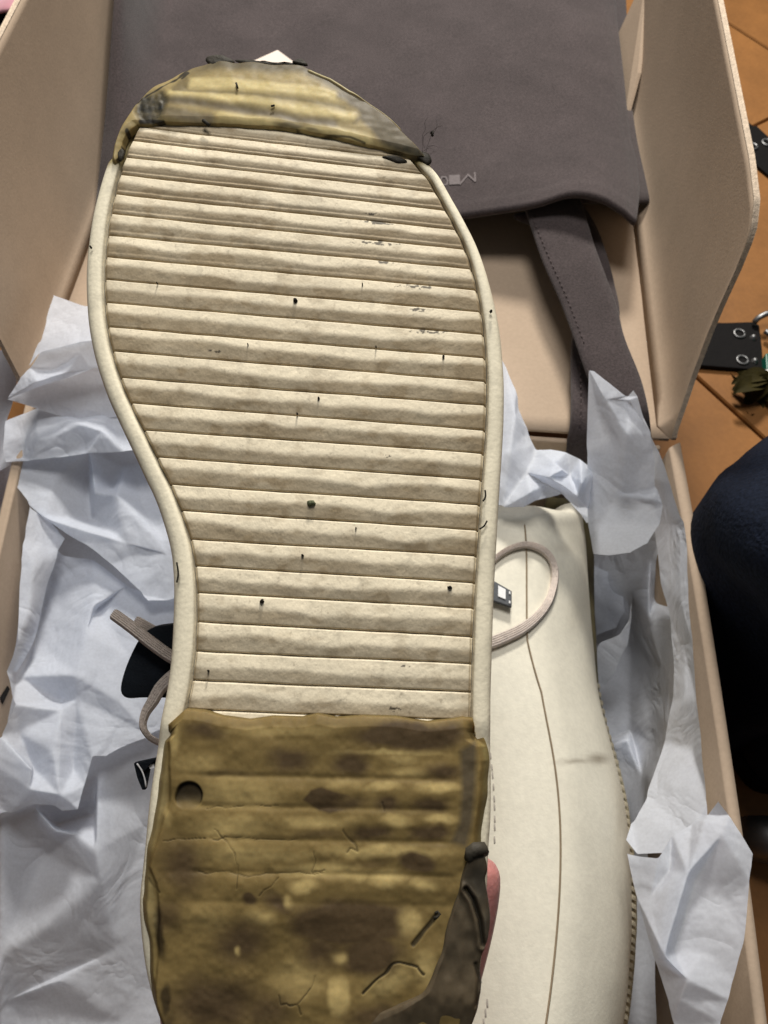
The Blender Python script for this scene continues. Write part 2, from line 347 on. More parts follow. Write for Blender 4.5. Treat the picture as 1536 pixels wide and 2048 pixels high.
# tuck tab lying against the far end of the right flap
prism('tuck_tab', [HR + bd * 0.345 + bo * -0.006 + ZZ * 0.006, HR + bd * 0.250 + bo * -0.0055 + ZZ * 0.006, HR + bd * 0.278 + bo * 0.001 + ZZ * 0.026, HR + bd * 0.345 + bo * 0.0045 + ZZ * 0.056], -bo * 0.0025, M['card'], box, 0.0004)
# small dark mark on the left wall
wn = np.cross(HL - FL, ZZ); wn /= np.linalg.norm(wn); wn *= np.sign(wn @ bo)
onw = lambda px, py: CAM + (((HL + wn * .0056 - CAM) @ wn) / (ray(px, py) @ wn)) * ray(px, py)
prism('printed_mark', [onw(*q) for q in ((1, 1395), (16, 1372), (20, 1378), (6, 1408))], -wn * 0.0004, M['ink'], box)

# ------------------------------------------------------------------ dust bag lying in the lid
bag = empty('dust_bag', HL * 0.5 + HR * 0.5 + bd * 0.16, 'taupe flannel dust bag lying flat in the open lid', 'bag')
zb = 0.153
left = [(238, -160, zb), (222, 20, zb), (208, 200, zb), (196, 320, zb), (182, 436, zb - .008)]
bot = [(182, 436, zb - .008), (300, 452, zb), (520, 462, zb), (760, 452, zb + .004), (930, 431, zb + .006), (1064, 411, zb + .013), (1140, 390, zb + .019), (1200, 397, zb + .020), (1245, 421, zb + .016), (1274, 434, zb + .014)]
right = [(1222, -160, zb), (1236, 20, zb), (1252, 165, zb), (1262, 260, zb), (1275, 310, zb + .003), (1281, 370, zb + .009), (1274, 434, zb + .014)]
top = [(238, -160, zb), (700, -160, zb), (1222, -160, zb)]
Q = coons(cr(top, 60), cr(bot, 160), cr(left, 60), cr(right, 60), 110, 150)
uu = np.linspace(0, 1, 150)[None]
fo_ = -bo; fh = ZZ; fnn = np.cross(bd, fh); e0 = Q[:, 0]; rr_ = ray(e0[:, 0], e0[:, 1])
zf = CH + (((HL - CAM) @ fnn) / (rr_ @ fnn)) * rr_[:, 2] + .006; zf = np.clip(zf, zb - .006, .23)
Q[..., 2] += (zf - e0[:, 2])[:, None] * (1 - smooth(0, .12, uu))
P = onz(Q[..., 0], Q[..., 1], Q[..., 2])
P[..., 2] += 0.0028 * (fbm(P[..., 0] * 12, P[..., 1] * 9, 8, 3) - 0.5) * 2
hem = smooth(0.95, 0.965, np.linspace(0, 1, 110))[:, None] * 0.0009; P[..., 2] += hem
uu = np.linspace(0, 1, 150)[None]; P[..., 2] -= 0.004 * (1 - smooth(0, 0.03, uu)) + 0.003 * (1 - smooth(0, 0.03, 1 - uu))
PB = P; slab('bag_body', P, 0.0042, M['felt'], bag, rnd=0.2)
q2 = [(860, -160, .141), (1250, -160, .141), (1268, 200, .141), (1286, 330, .143), (1298, 392, .144), (1270, 400, .144), (1000, 420, .143)]
ribbon('bag_lining', [(1000, -160, .142), (1000, 100, .142), (1010, 395, .143)], [(1244, -160, .142), (1262, 200, .142), (1299, 398, .144)], 40, M['felt'], bag, 0.004)
# loop handle of the bag: two bands, one above the other
ribbon('strap', [(1050, 405, .158), (1066, 450, .158), (1090, 520, .157), (1127, 604, .156), (1158, 688, .156), (1178, 745, .154), (1200, 800, .150), (1215, 880, .130), (1220, 980, .09)],
       [(1156, 388, .158), (1170, 430, .158), (1189, 492, .157), (1230, 604, .156), (1247, 671, .156), (1280, 755, .155), (1297, 827, .152), (1303, 875, .135), (1310, 980, .09)], 60, M['felt'], bag, 0.0035, bulge=0.001)
ribbon('strap', [(1030, 428, .146), (1100, 470, .142), (1150, 600, .141), (1146, 702, .141), (1146, 836, .141), (1133, 905, .120), (1130, 990, .07)],
       [(1160, 400, .146), (1196, 460, .144), (1226, 560, .143), (1236, 650, .143), (1200, 836, .143), (1190, 905, .122), (1190, 990, .07)], 60, M['felt'], bag, 0.0035)
def stitches(name, path, n, z, wd, gap, mt, parent):
    c = cr(path, n * 3 + 1); V, f = [], []
    for k in range(n):
        a, b = c[3 * k], c[3 * k + 2]; a = a * (1 - gap / 2) + b * gap / 2; b = b * (1 - gap / 2) + a * gap / 2
        d = b[:2] - a[:2]; d = np.array([-d[1], d[0]]) / (np.linalg.norm(d) + 1e-9) * wd
        i = len(V); zz = a[2] + z
        V += [onz(*(a[:2] + d), zz - .0004), onz(*(a[:2] - d), zz - .0004), onz(*(b[:2] - d), zz - .0004), onz(*(b[:2] + d), zz - .0004), onz(*((a[:2] + b[:2]) / 2), zz + .0001)]
        f += [(i, i + 1, i + 4), (i + 1, i + 2, i + 4), (i + 2, i + 3, i + 4), (i + 3, i, i + 4)]
    return mesh(name, V, f, mt, parent, flat=True)
stitches('strap_stitching', [(1160, 720, .1445), (1162, 780, .1445), (1162, 830, .1445), (1155, 890, .128)], 14, 0, 1.6, 0.3, M['stitch'], bag)
stitches('strap_stitching', [(1063, 430, .1592), (1098, 514, .1582), (1135, 598, .1572), (1170, 690, .1572)], 26, 0, 1.2, 0.3, M['stitch'], bag)
# printed letters, upside down: M, a solid square, a round letter
db_ = PB - CAM; eb = db_ @ FW; bx_, by_ = 768 + F * (db_ @ RT) / eb, 1024 - F * (db_ @ UP) / eb
def logo(pts, wpx):
    p = np.array(pts, float); V, f = [], []
    for a, b in zip(p[:-1], p[1:]):
        d = (b - a) / np.linalg.norm(b - a); nrm = np.array([-d[1], d[0]]) * wpx / 2; i = len(V)
        for q in (a - nrm - d, a + nrm - d, b + nrm + d, b - nrm + d): V.append(onz(q[0], q[1], PB[..., 2].ravel()[np.argmin((bx_ - q[0]) ** 2 + (by_ - q[1]) ** 2)] + .0003))
        f.append((i, i + 1, i + 2, i + 3))
    o = mesh('printed_letter', V, f, M['print'], bag, flat=True)
    s = o.modifiers.new('ink', 'SOLIDIFY'); s.thickness = 0.0005; s.offset = 0
logo([(920, 369), (936, 350), (950.5, 363), (949.5, 346)], 3.2)
logo([(899, 360.5), (919, 359.5)], 19)
logo([(884, 354), (892, 355), (895, 362), (894, 369), (886, 371), (880, 364), (884, 354)], 3)

card = tag(prism('paper_card', [onz(555, 100, .161), onz(599, 132, .161), onz(640, 230, .161), onz(440, 210, .161), onz(493, 128, .161)], (0, 0, -0.0012), M['paper']),
           'cream card corner sticking out behind the toe on the dust bag', 'card')

# ------------------------------------------------------------------ things on the floor to the right and at the far left
belt = empty('leather_strap', onz(1520, 290, 0), 'black leather strap end with eyelets lying beyond the lid flap', 'strap')
prism('strap_band', [onz(*q, 0.004) for q in [(1440, 180), (1470, 215), (1500, 246), (1507, 252), (1512, 250), (1536, 272), (1640, 330), (1640, 420), (1536, 348), (1487, 307), (1440, 280)]], (0, 0, -0.0035), M['blackleather'], belt, 0.0006)
def ringat(px, py, z, r, w_, mt, parent, name='eyelet'):
    c = onz(px, py, z); a = np.linspace(0, 2 * np.pi, 17)[:, None]; 
    P = c + r * (np.cos(a) * [1, 0, 0] + np.sin(a) * [0, 1, 0]); return tube(name, P, w_, mt, parent, 6)
ringat(1505, 293, .0045, .0042, .0013, M['steel'], belt); ringat(1534, 285, .0045, .0042, .0013, M['steel'], belt)
belt2 = empty('leather_strap', onz(1470, 690, 0), 'black studded leather strap on the tiles under the lid flap', 'strap')
prism('strap_band', [onz(*q, 0.005) for q in [(1340, 640), (1448, 645), (1508, 643), (1519, 650), (1524, 690), (1528, 742), (1500, 738), (1408, 731), (1340, 726)]], (0, 0, -0.0045), M['blackleather'], belt2, 0.0008)
ringat(1479, 667, .0055, .0040, .0010, M['steel'], belt2); ringat(1485, 720, .0055, .0040, .0010, M['steel'], belt2)
for q in ((1507, 674), (1510, 721)):
    c = onz(*q, .006); th = np.linspace(0, 2 * np.pi, 10, endpoint=False); V = [c + [.0028 * math.cos(a), .0028 * math.sin(a), -.001] for a in th] + [c + [.0016 * math.cos(a), .0016 * math.sin(a), .0015] for a in th] + [c + [0, 0, .002]]
    mesh('stud', V, [(i, (i + 1) % 10, 10 + (i + 1) % 10, 10 + i) for i in range(10)] + [(10 + i, 10 + (i + 1) % 10, 20) for i in range(10)], M['steel'], belt2)
tube('buckle_ring', cr([onz(1508, 645, .008), onz(1520, 634, .012), onz(1545, 626, .014), onz(1580, 640, .012), onz(1575, 690, .008), onz(1530, 662, .008)], 40), .0022, M['steel'], belt2)
gr = tag(prism('plastic_token', [onz(*q, 0.012) for q in [(1531, 706), (1600, 700), (1600, 742), (1533, 738)]], (0, 0, -0.011), M['green'], None, 0.001), 'dark green plastic piece beside the studded black strap', 'token')
prism('white_tip', [onz(*q, 0.0135) for q in [(1531, 738), (1552, 738), (1552, 748), (1532, 747)]], (0, 0, -0.012), M['white'], gr, 0.0006)
fl = empty('yellow_flower', onz(1510, 790, 0), 'crumpled yellow fabric flower lying on the dark tiles', 'flower')
for k, (a, ln) in enumerate(((205, .030), (170, .022), (130, .026), (240, .024), (60, .03), (300, .03), (15, .03), (190, .024), (220, .018))):
    c = onz(1525, 775, 0.006); d = np.array([math.cos(R(a)), math.sin(R(a)), 0]); s = np.array([-d[1], d[0], 0]); n = 9; V = []
    for i in range(n):
        t = i / (n - 1); wv = .006 * math.sin(math.pi * min(1, t * .9 + .08)) + .001
        for j in (-1, -.4, .3, 1): V.append(c + d * ln * t + s * wv * j + ZZ * (.010 * math.sin(2.4 * t + k) + .004 * abs(j) + .003 * (fbm(t * 5, j + k, 7) - .5)))
    grid('petal', np.array(V).reshape(n, 4, 3), M['yellow'], fl)
# padded navy cloth shape standing in for a knee, right beside the box
nb = empty('padded_bag', onz(1536, 1050, 0.06), 'padded dark navy cloth bag standing on the tiles right of the box', 'bag')
outl = [(1536, 858), (1490, 893), (1450, 928), (1412, 962), (1394, 1003), (1396, 1050), (1412, 1105), (1436, 1148), (1468, 1190), (1505, 1232), (1545, 1278), (1640, 1380), (1850, 1300), (1900, 1000), (1750, 780), (1620, 800)]
oc = cr(outl, 90, True); cxy = np.array([1640, 1060.0]); rows = []
for k, (f, z) in enumerate(((0.02, .205), (.2, .2045), (.4, .202), (.6, .196), (.78, .185), (.92, .170), (1.0, .150), (1.0, .120), (.96, .08), (.92, .03), (.9, .002))):
    q = cxy + (oc - cxy) * f; zz = np.full(90, z)
    top_ = onz(16 + cxy[0] + (oc[:, 0] - cxy[0]) * min(1, f), cxy[1] + (oc[:, 1] - cxy[1]) * min(1, f), np.full(90, max(z, .150)))
    if z < .150: base = top_.mean(0); top_ = base + (top_ - base) * 1.0; top_[:, 2] = z
    top_[:, 2] += .006 * (fbm(q[:, 0] * .035, q[:, 1] * .012, 15) - .5) + .012 * (fbm(q[:, 0] * .010, q[:, 1] * .010, 5) - .5); rows.append(top_)
grid('bag_shell', np.array(rows), M['navy'], nb, wrap=True)
tube('cord_loop', cr([onz(1402, 1040, .12), onz(1412, 1085, .10), onz(1424, 1112, .09), onz(1430, 1140, .085), onz(1445, 1157, .085), onz(1462, 1160, .085), onz(1476, 1150, .09), onz(1480, 1120, .10)], 40), .0016, M['black'], nb)
# dark shoe further down, half out of the frame
ds = empty('dark_shoe', onz(1530, 1400, 0.02), 'black shoe in shadow on the tiles below the navy bag', 'shoe')
oc = cr([(1560, 1230), (1500, 1310), (1478, 1400), (1475, 1470), (1495, 1525), (1550, 1570), (1700, 1560), (1760, 1400), (1700, 1260)], 60, True); cxy = np.array([1610, 1400.0]); rows = []
for f, z in ((.02, .075), (.3, .073), (.6, .063), (.85, .045), (.97, .028), (1, .016)):
    q = cxy + (oc - cxy) * f; rows.append(onz(q[:, 0], q[:, 1], np.full(60, z)))
grid('shoe_upper', np.array(rows), M['black'], ds, wrap=True)
P = onz(oc[:, 0], oc[:, 1], np.full(60, .016)); c = P.mean(0); rows = [c + (P - c) * 1.0 + [0, 0, 0], c + (P - c) * 1.04, c + (P - c) * 1.04 - [0, 0, .014], c + (P - c) * .05 - [0, 0, .0145]]
grid('shoe_sole', np.array(rows), M['blackleather'], ds, wrap=True)
gl = tag(tube('canister', [onz(1545, 1640, .02), onz(1545, 1650, .02), onz(1545, 1700, .02), onz(1545, 1722, .02)], [.008, .017, .017, .012], M['steel'], None, 16), 'small grey metallic piece on the dark tiles at the right edge', 'canister')
pc = [(-60, -60, .02), (-20, -60, .03), (30, -60, .03), (60, -40, .03)]
Q = coons(np.array([(-90, -90, .03), (90, -90, .03)]), np.array([(-90, 17, .03), (24, 19, .03)]), np.array([(-90, -90, .03), (-90, 17, .03)]), np.array([(90, -90, .03), (24, 19, .03)]), 16, 20)
P = onz(Q[..., 0], Q[..., 1], Q[..., 2]); P[..., 2] += .008 * (fbm(P[..., 0] * 30, P[..., 1] * 30, 2) - .5)
tag(slab('patterned_cloth', P, .004, M['pinkcloth']), 'pink and white patterned cloth behind the left lid flap', 'cloth')
Q = coons(np.array([(-150, 10, .015), (60, 10, .015)]), np.array([(-150, 150, .015), (20, 150, .015)]), np.array([(-150, 10, .015), (-150, 150, .015)]), np.array([(60, 10, .015), (20, 150, .015)]), 12, 12)
P = onz(Q[..., 0], Q[..., 1], Q[..., 2]); P[..., 2] += .008 * (fbm(P[..., 0] * 20, P[..., 1] * 20, 4) - .5)
tag(slab('dark_cloth', P, .012, M['navy']), 'dark navy folded cloth below the pink patterned cloth', 'cloth')

# ------------------------------------------------------------------ second sneaker lying in the box
sh2 = empty('sneaker', onz(1080, 1500, 0.01), 'cream leather sneaker lying on its side in the box', 'shoe', 'pair of cream sneakers')
py = [1000, 1030, 1060, 1100, 1200, 1300, 1400, 1500, 1600, 1700, 1800, 1900, 2048, 2250, 2400]
xr = np.interp(py, [1000, 1020, 1040, 1060, 1100, 1200, 1290, 1380, 1450, 1520, 1600, 1700, 1800, 1900, 2000, 2048, 2250, 2400], [1140, 1156, 1164, 1167, 1172, 1178, 1186, 1193, 1208, 1228, 1246, 1258, 1262, 1260, 1252, 1245, 1200, 1120])
xs = np.interp(py, [1000, 1018, 1100, 1200, 1300, 1380, 1460, 1540, 1640, 1750, 1850, 1950, 2048, 2250, 2400], [1038, 1040, 1050, 1055, 1060, 1075, 1095, 1108, 1114, 1115, 1108, 1100, 1090, 1060, 1020])
st, seamp, edg = [], [], []
for k in range(len(py)):
    zS = .142 if k else .130
    S = onz(xs[k], py[k] + (0 if k else 12), zS); Rg = onz(xr[k], py[k] + (0 if k else 8), .088 if k else .10); wd = Rg[0] - S[0]
    pr = [(S[0] - .062, S[1], .012), (S[0] - .066, S[1], .06), (S[0] - .055, S[1], zS - .022), (S[0] - .028, S[1], zS - .003), (S[0], S[1], zS), (S[0] + .35 * wd, S[1] + .15 * (Rg[1] - S[1]), zS - .007), (S[0] + .72 * wd, S[1] + .5 * (Rg[1] - S[1]), zS - .024), tuple(Rg), (Rg[0] - .001, Rg[1], .05), (Rg[0] - .006, Rg[1], .012)]
    st.append(cr(pr, 90)); 
A = np.array(st)                                        # stations x across
cap = A[0].copy(); cap[:, 1] += .008; cap[:, 2] *= .72; cap[:, 0] = cap[:, 0].mean() + (cap[:, 0] - cap[:, 0].mean()) * .9
cap2 = A[0].copy(); cap2[:, 1] += .008; cap2[:, 2] = .012; cap2[:, 0] = cap[:, 0]
A = np.concatenate([cap2[None], cap[None], A]); n = 260
G = np.stack([cr(A[:, j], n) for j in range(A.shape[1])], 1)
G[..., 2] += .0012 * (fbm(G[..., 0] * 40, G[..., 1] * 25, 6) - .5)
ec = G[-1].mean(0); G = np.concatenate([G, [ec + (G[-1] - ec) * f_ + [0, -e_, 0] for f_, e_ in ((.9, .012), (.6, .022), (.03, .026))]])
d = G - CAM; dep = d @ FW; gx = 768 + F * (d @ RT) / dep; gy = 1024 - F * (d @ UP) / dep
c = np.ones(G.shape) * np.array([.76, .72, .60])
c *= (1 - .13 * smooth(.4, .8, fbm(gx * .008, gy * .005, 12)))[..., None]
def blob(x0, y0, rx, ry, s, ang=0, hard=0.0):
    ca, sa = math.cos(ang), math.sin(ang); X = (gx - x0) * ca + (gy - y0) * sa; Y = -(gx - x0) * sa + (gy - y0) * ca
    return s * (1 - smooth(hard, 1, np.sqrt((X / rx) ** 2 + (Y / ry) ** 2)))
stain = np.maximum.reduce([blob(1196, 1518, 34, 17, .75), blob(1150, 1522, 60, 9, .55, -.06), blob(1130, 1095, 40, 22, .25), blob(1150, 1230, 30, 60, .22)])
c = c * (1 - stain[..., None]) + np.array([.16, .12, .075]) * stain[..., None]
edge_d = smooth(.5, 1, np.linspace(0, 1, A.shape[1]))[None]
grid('upper', G, M['leather'], sh2, c, rev=True)
js = np.argmin(np.abs(np.linspace(0, 1, 90) - .478))
# seam follows the ridge of the side
sp = []
for row in range(6, G.shape[0] - 5):
    x = np.interp(gy[row, 45], py, xs); k = 20 + np.argmin(np.abs(gx[row, 20:80] - x)); sp.append(G[row, k])
sp = np.array(sp); kz = np.ones(15) / 15; sp = np.stack([np.convolve(np.r_[[q[0]] * 7, q, [q[-1]] * 7], kz, 'valid') for q in sp.T], -1); tube('side_seam', sp + [0, 0, .0003], .00040, M['seam'], sh2, 6)
# sole edge, dark with aged resin, along the right
se = [(1100, 993), (1140, 999), (1160, 1015), (1170, 1045), (1176, 1100), (1182, 1200), (1189, 1290), (1196, 1380), (1212, 1452), (1233, 1524), (1251, 1604), (1263, 1704), (1268, 1804), (1265, 1904), (1250, 2048), (1205, 2250)]
wdx = [4, 7, 12, 14, 12, 7, 4, 3, 3, 3, 4, 5, 6, 6, 6, 6]
L_ = [(x - 5, y, .0885) for x, y in se]; R_ = [(x + w_, y, .081) for (x, y), w_ in zip(se, wdx)]
A_, B_ = cr(L_, 160), cr(R_, 160); u = np.linspace(0, 1, 7)[None, :, None]; Q = A_[:, None] * (1 - u) + B_[:, None] * u
P = onz(Q[..., 0], Q[..., 1], Q[..., 2]); P[..., 2] += .0014 * (fbm(P[..., 0] * 300, P[..., 1] * 200, 2) - .5)
cc = np.ones(P.shape) * np.array([.10, .085, .045]); mixy = smooth(1330, 1480, Q[..., 1])[..., None]; cc = cc * (1 - mixy) + np.array([.40, .36, .24]) * mixy
cc *= (.7 + .6 * fbm(Q[..., 0] * .1, Q[..., 1] * .05, 9))[..., None]
slab('sole_edge', P, .03, M['resin'], sh2, cc, rnd=0)
# whip stitches along that edge, joined: too small to lift out one by one
V, f = [], []
for y in np.arange(1370, 2040, 17.0):
    x = np.interp(y, [q[1] for q in se[2:]], [q[0] for q in se[2:]]); a = onz(x - 9, y - 5, .0925); b = onz(x + 5, y + 3, .0855)
    i = len(V); wv = np.array([0, .0011, 0]); V += [a - wv, a + wv, b + wv, b - wv, (a + b) / 2 + [.0005, 0, .0014]]; f += [(i, i + 1, i + 4), (i + 1, i + 2, i + 4), (i + 2, i + 3, i + 4), (i + 3, i, i + 4)]
tag(mesh('edge_stitching', V, f, mat('cream_thread', (.52, .47, .35), .8), sh2), kind='stuff')
V, f = [], []
for y in list(np.arange(1490, 1690, 21.0)) + list(np.arange(1960, 2060, 21.0)):
    x = np.interp(y, [1490, 1690, 1960, 2060], [986, 992, 968, 960]); kk = np.argmin((gx - x) ** 2 + (gy - y) ** 2); a = G.reshape(-1, 3)[kk] + [0, 0, .0003]
    i = len(V); V += [a + [-.0003, -.0012, 0], a + [.0003, -.0012, 0], a + [.0003, .0012, 0], a + [-.0003, .0012, 0], a + [0, 0, .0004]]; f += [(i, i + 1, i + 4), (i + 1, i + 2, i + 4), (i + 2, i + 3, i + 4), (i + 3, i, i + 4)]
tag(mesh('side_stitching', V, f, mat('pale_thread', (.42, .38, .33), .8), sh2), kind='stuff')
# its loose lace and small label
def drop(px_, py_):                                     # point of the second shoe's side under that pixel
    out = []
    for x, y in zip(np.atleast_1d(px_), np.atleast_1d(py_)):
        d2 = (gx - x) ** 2 + (gy - y) ** 2; ok = d2 < max(30, d2.min() + 1); kk = np.argmax(np.where(ok, G[..., 2], -1)); out.append(G.reshape(-1, 3)[kk]); continue
        out.append(G[:, 38:].reshape(-1, 3)[np.argmin((gx[:, 38:] - x) ** 2 + (gy[:, 38:] - y) ** 2)])
    return np.array(out)
def lacep(name, pts, wpx, parent, zf, th=.0011, n=90, ridges=5):
    c = cr([p[:2] for p in pts], n); z = np.interp(np.linspace(0, 1, n), np.linspace(0, 1, len(pts)), [zf(*p) for p in pts]); z = np.convolve(np.r_[[z[0]] * 6, z, [z[-1]] * 6], np.ones(13) / 13, 'valid')
    wp = np.interp(np.linspace(0, 1, n), np.linspace(0, 1, len(wpx)), wpx); t = np.gradient(c, axis=0); t /= np.linalg.norm(t, axis=1)[:, None]; nm = np.stack([-t[:, 1], t[:, 0]], -1)
    k = 21; u = np.linspace(-.5, .5, k); Q = c[:, None] + nm[:, None] * (u[None, :, None] * wp[:, None, None]); Z = z[:, None] + np.zeros(k)
    P = onz(Q[..., 0], Q[..., 1], Z); P[..., 2] += .00035 * np.cos(u * 2 * np.pi * ridges)[None] - .0006 * (2 * u[None]) ** 4
    return slab(name, P, th, M['lace'], parent)
zl = lambda x, y, *a: drop(x, y)[0, 2] + .0035
lacep('lace', [(960, 1150), (975, 1133), (994, 1112), (1020, 1095), (1052, 1087), (1083, 1095), (1104, 1116), (1111, 1146), (1106, 1178), (1095, 1206), (1074, 1233), (1044, 1256), (1011, 1272), (980, 1284), (950, 1290)], [9, 9, 10, 12, 13, 14, 16, 20, 22, 22], sh2, zl)
lg = [(975, 1163), (1023, 1192), (1013, 1220), (975, 1204)]
P = np.array([drop(*q)[0] + [0, 0, .005] for q in lg]); lab = prism('label_tag', P, (0, 0, -.002), M['grey'], sh2, .0003)
nrm = np.cross(P[1] - P[0], P[3] - P[0]); nrm /= np.linalg.norm(nrm); nrm *= np.sign(nrm[2])
bl = lambda a, b: P[0] * (1 - a) * (1 - b) + P[1] * a * (1 - b) + P[2] * a * b + P[3] * (1 - a) * b
prism('white_print', [bl(a, b) + nrm * .0006 for a, b in ((.45, .15), (.75, .15), (.75, .72), (.45, .72))], nrm * -.0008, M['white'], lab)
for a, b in ((.88, .15), (.88, .72)): prism('white_print', [bl(a + i, b + j) + nrm * .0006 for i, j in ((0, 0), (.06, 0), (.06, .15), (0, .15))], nrm * -.0008, M['white'], lab)

# ------------------------------------------------------------------ tissue paper
def layer(parent, *a, **k): return sheet('paper_layer', a[0], M['tissue'], parent, **k)
tl = empty('tissue_paper', onz(150, 1250, 0.05), 'crumpled white tissue paper filling the left side of the box', 'tissue paper', 'tissue paper in the box')
layer(tl, [(-20, 900, .085), (60, 880, .09), (420, 860, .09), (640, 980, .07), (700, 1500, .06), (700, 2350, .05), (-60, 2350, .065), (-40, 1600, .08), (-10, 1300, .085)],
      inner=[(0, 1640, .092), (67, 1612, .094), (90, 1715, .070), (110, 1660, .090), (112, 1650, .072), (150, 1668, .088), (190, 1600, .082), (196, 1540, .090), (190, 1700, .092), (200, 1760, .086), (95, 1850, .078), (0, 1905, .074), (-60, 1960, .07), (250, 1790, .07), (230, 1710, .082), (300, 1640, .072), (190, 1630, .075), (120, 1960, .066), (70, 2010, .056), (0, 2005, .060), (230, 1900, .066), (250, 2050, .055), (0, 2100, .052)],
      creases=[(10, 11), (11, 12), (15, 16), (16, 17), (17, 18), (18, 19), (19, 20), (26, 27), (28, 29)], amp=.0030, freq=24, seed=3, sub=5, soft=26)
layer(tl, [(70, 1035, .115), (123, 1106, .108), (188, 1115, .105), (260, 1170, .10), (400, 1200, .095), (450, 1400, .092), (420, 1440, .092), (305, 1475, .096), (249, 1495, .099), (208, 1516, .102), (185, 1516, .105), (170, 1570, .105), (158, 1621, .103), (126, 1624, .100), (108, 1612, .098), (67, 1610, .10), (20, 1630, .10), (-60, 1660, .10), (-60, 1490, .115), (0, 1470, .115), (30, 1408, .118), (23, 1372, .12), (15, 1343, .122), (32, 1287, .12), (40, 1180, .118), (50, 1080, .118)],
      inner=[(97, 1173, .098), (73, 1282, .097), (34, 1352, .108), (185, 1212, .109), (192, 1215, .100), (255, 1310, .102), (172, 1265, .110), (150, 1350, .112), (118, 1400, .099), (106, 1500, .110), (70, 1535, .102), (62, 1580, .109), (152, 1400, .106), (148, 1540, .098), (122, 1420, .108), (120, 1590, .108), (235, 1400, .104), (240, 1440, .100), (40, 1465, .108), (68, 1540, .112)],
      creases=[(26, 27), (27, 28), (29, 30), (30, 31), (32, 33), (33, 34), (36, 37), (38, 39), (40, 41)], amp=.0034, freq=55, seed=11, sub=5)
layer(tl, [(56, 1005, .13), (44, 1073, .13), (41, 1117, .13), (35, 1188, .128), (32, 1287, .126), (15, 1343, .126), (32, 1352, .116), (73, 1282, .110), (97, 1173, .112), (123, 1106, .114), (135, 1080, .116), (95, 1030, .122)],
      inner=[(70, 1130, .128), (60, 1230, .125)], creases=[(12, 13)], amp=.002, freq=70, seed=21, sub=4)
layer(tl, [(18, 915, .128), (26, 970, .128), (56, 1008, .127), (88, 1035, .124), (164, 1087, .118), (220, 1130, .114), (281, 1188, .110), (293, 1201, .110), (346, 1201, .106), (460, 1200, .10), (460, 890, .118), (252, 896, .124), (180, 900, .125), (100, 905, .127)],
      inner=[(190, 985, .122), (184, 1040, .108), (178, 985, .110), (235, 990, .124), (252, 935, .110), (224, 975, .112), (300, 1100, .113), (110, 960, .124), (88, 1034, .127), (250, 1085, .118), (340, 1110, .112)], creases=[(14, 15), (15, 16), (17, 18), (18, 19), (22, 23), (23, 24)], amp=.0026, freq=55, seed=31, sub=5)
layer(tl, [(9, 841, .136), (4, 897, .135), (10, 925, .132), (60, 922, .134), (111, 918, .135), (176, 909, .137), (252, 905, .138), (400, 890, .138), (400, 830, .13), (217, 826, .13), (158, 832, .128), (130, 826, .13), (79, 812, .132)],
      inner=[(55, 868, .131), (46, 915, .128), (115, 870, .142), (118, 836, .138), (162, 848, .146), (205, 862, .144), (175, 888, .138), (72, 880, .140)], creases=[(13, 14), (16, 17), (17, 18)], amp=.0022, freq=60, seed=41, sub=5)
layer(tl, [(9, 799, .150), (79, 821, .142), (130, 836, .136), (158, 843, .134), (217, 842, .132), (400, 850, .128), (400, 680, .148), (182, 722, .150), (138, 740, .150), (60, 772, .150)],
      inner=[(120, 800, .143), (180, 800, .140)], amp=.0016, freq=50, seed=51, sub=5)
layer(tl, [(9, 799, .152), (41, 753, .158), (56, 736, .159), (79, 703, .166), (173, 680, .170), (400, 640, .172), (400, 700, .154), (182, 740, .157), (138, 755, .156)],
      inner=[(110, 740, .158), (160, 705, .164), (75, 765, .160), (130, 745, .161)], creases=[(11, 12)], amp=.0018, freq=60, seed=61, sub=5)
layer(tl, [(104, 589, .160), (97, 610, .160), (88, 639, .160), (76, 683, .162), (56, 736, .160), (79, 707, .162), (173, 690, .166), (400, 650, .165), (400, 590, .158), (167, 611, .158)],
      amp=.0014, freq=60, seed=71, sub=5)
layer(tl, [(-160, 560, .10), (0, 676, .112), (43, 752, .124), (34, 795, .126), (20, 850, .126), (28, 935, .120), (6, 950, .120), (-160, 960, .10)], amp=.002, freq=60, seed=81, sub=4)

tr = empty('tissue_paper', onz(1330, 1300, 0.05), 'thin white tissue paper standing up along the right wall of the box', 'tissue paper', 'tissue paper in the box')
layer(tr, [(1180, 1060, .05), (1352, 1020, .122), (1374, 1235, .122), (1378, 1400, .120), (1365, 1480, .116), (1335, 1590, .10), (1300, 1700, .06), (1320, 1900, .05), (1340, 2350, .045), (1120, 2350, .03), (1180, 1500, .03), (1160, 1200, .035)],
      inner=[(1262, 1180, .065), (1258, 1300, .040), (1262, 1430, .042), (1300, 1120, .085), (1296, 1240, .082), (1306, 1330, .070), (1300, 1400, .062), (1308, 1490, .066), (1255, 1480, .058), (1262, 1460, .040), (1285, 1550, .058), (1325, 1330, .088), (1310, 1200, .074), (1322, 1120, .088)],
      creases=[(12, 13), (13, 14), (15, 16), (17, 18), (18, 19), (20, 21), (21, 22)], amp=.0024, freq=60, seed=5, sub=5)
layer(tr, [(1188, 1284, .075), (1240, 1266, .086), (1258, 1240, .092), (1262, 1196, .092), (1264, 1240, .088), (1256, 1300, .080), (1240, 1340, .070), (1210, 1375, .055), (1186, 1366, .052)], amp=.0012, freq=60, seed=15, sub=4)
layer(tr, [(1184, 1120, .052), (1225, 1140, .056), (1254, 1180, .060), (1258, 1225, .060), (1240, 1262, .052), (1190, 1280, .045), (1180, 1200, .045)], amp=.0016, freq=80, seed=19, sub=4)
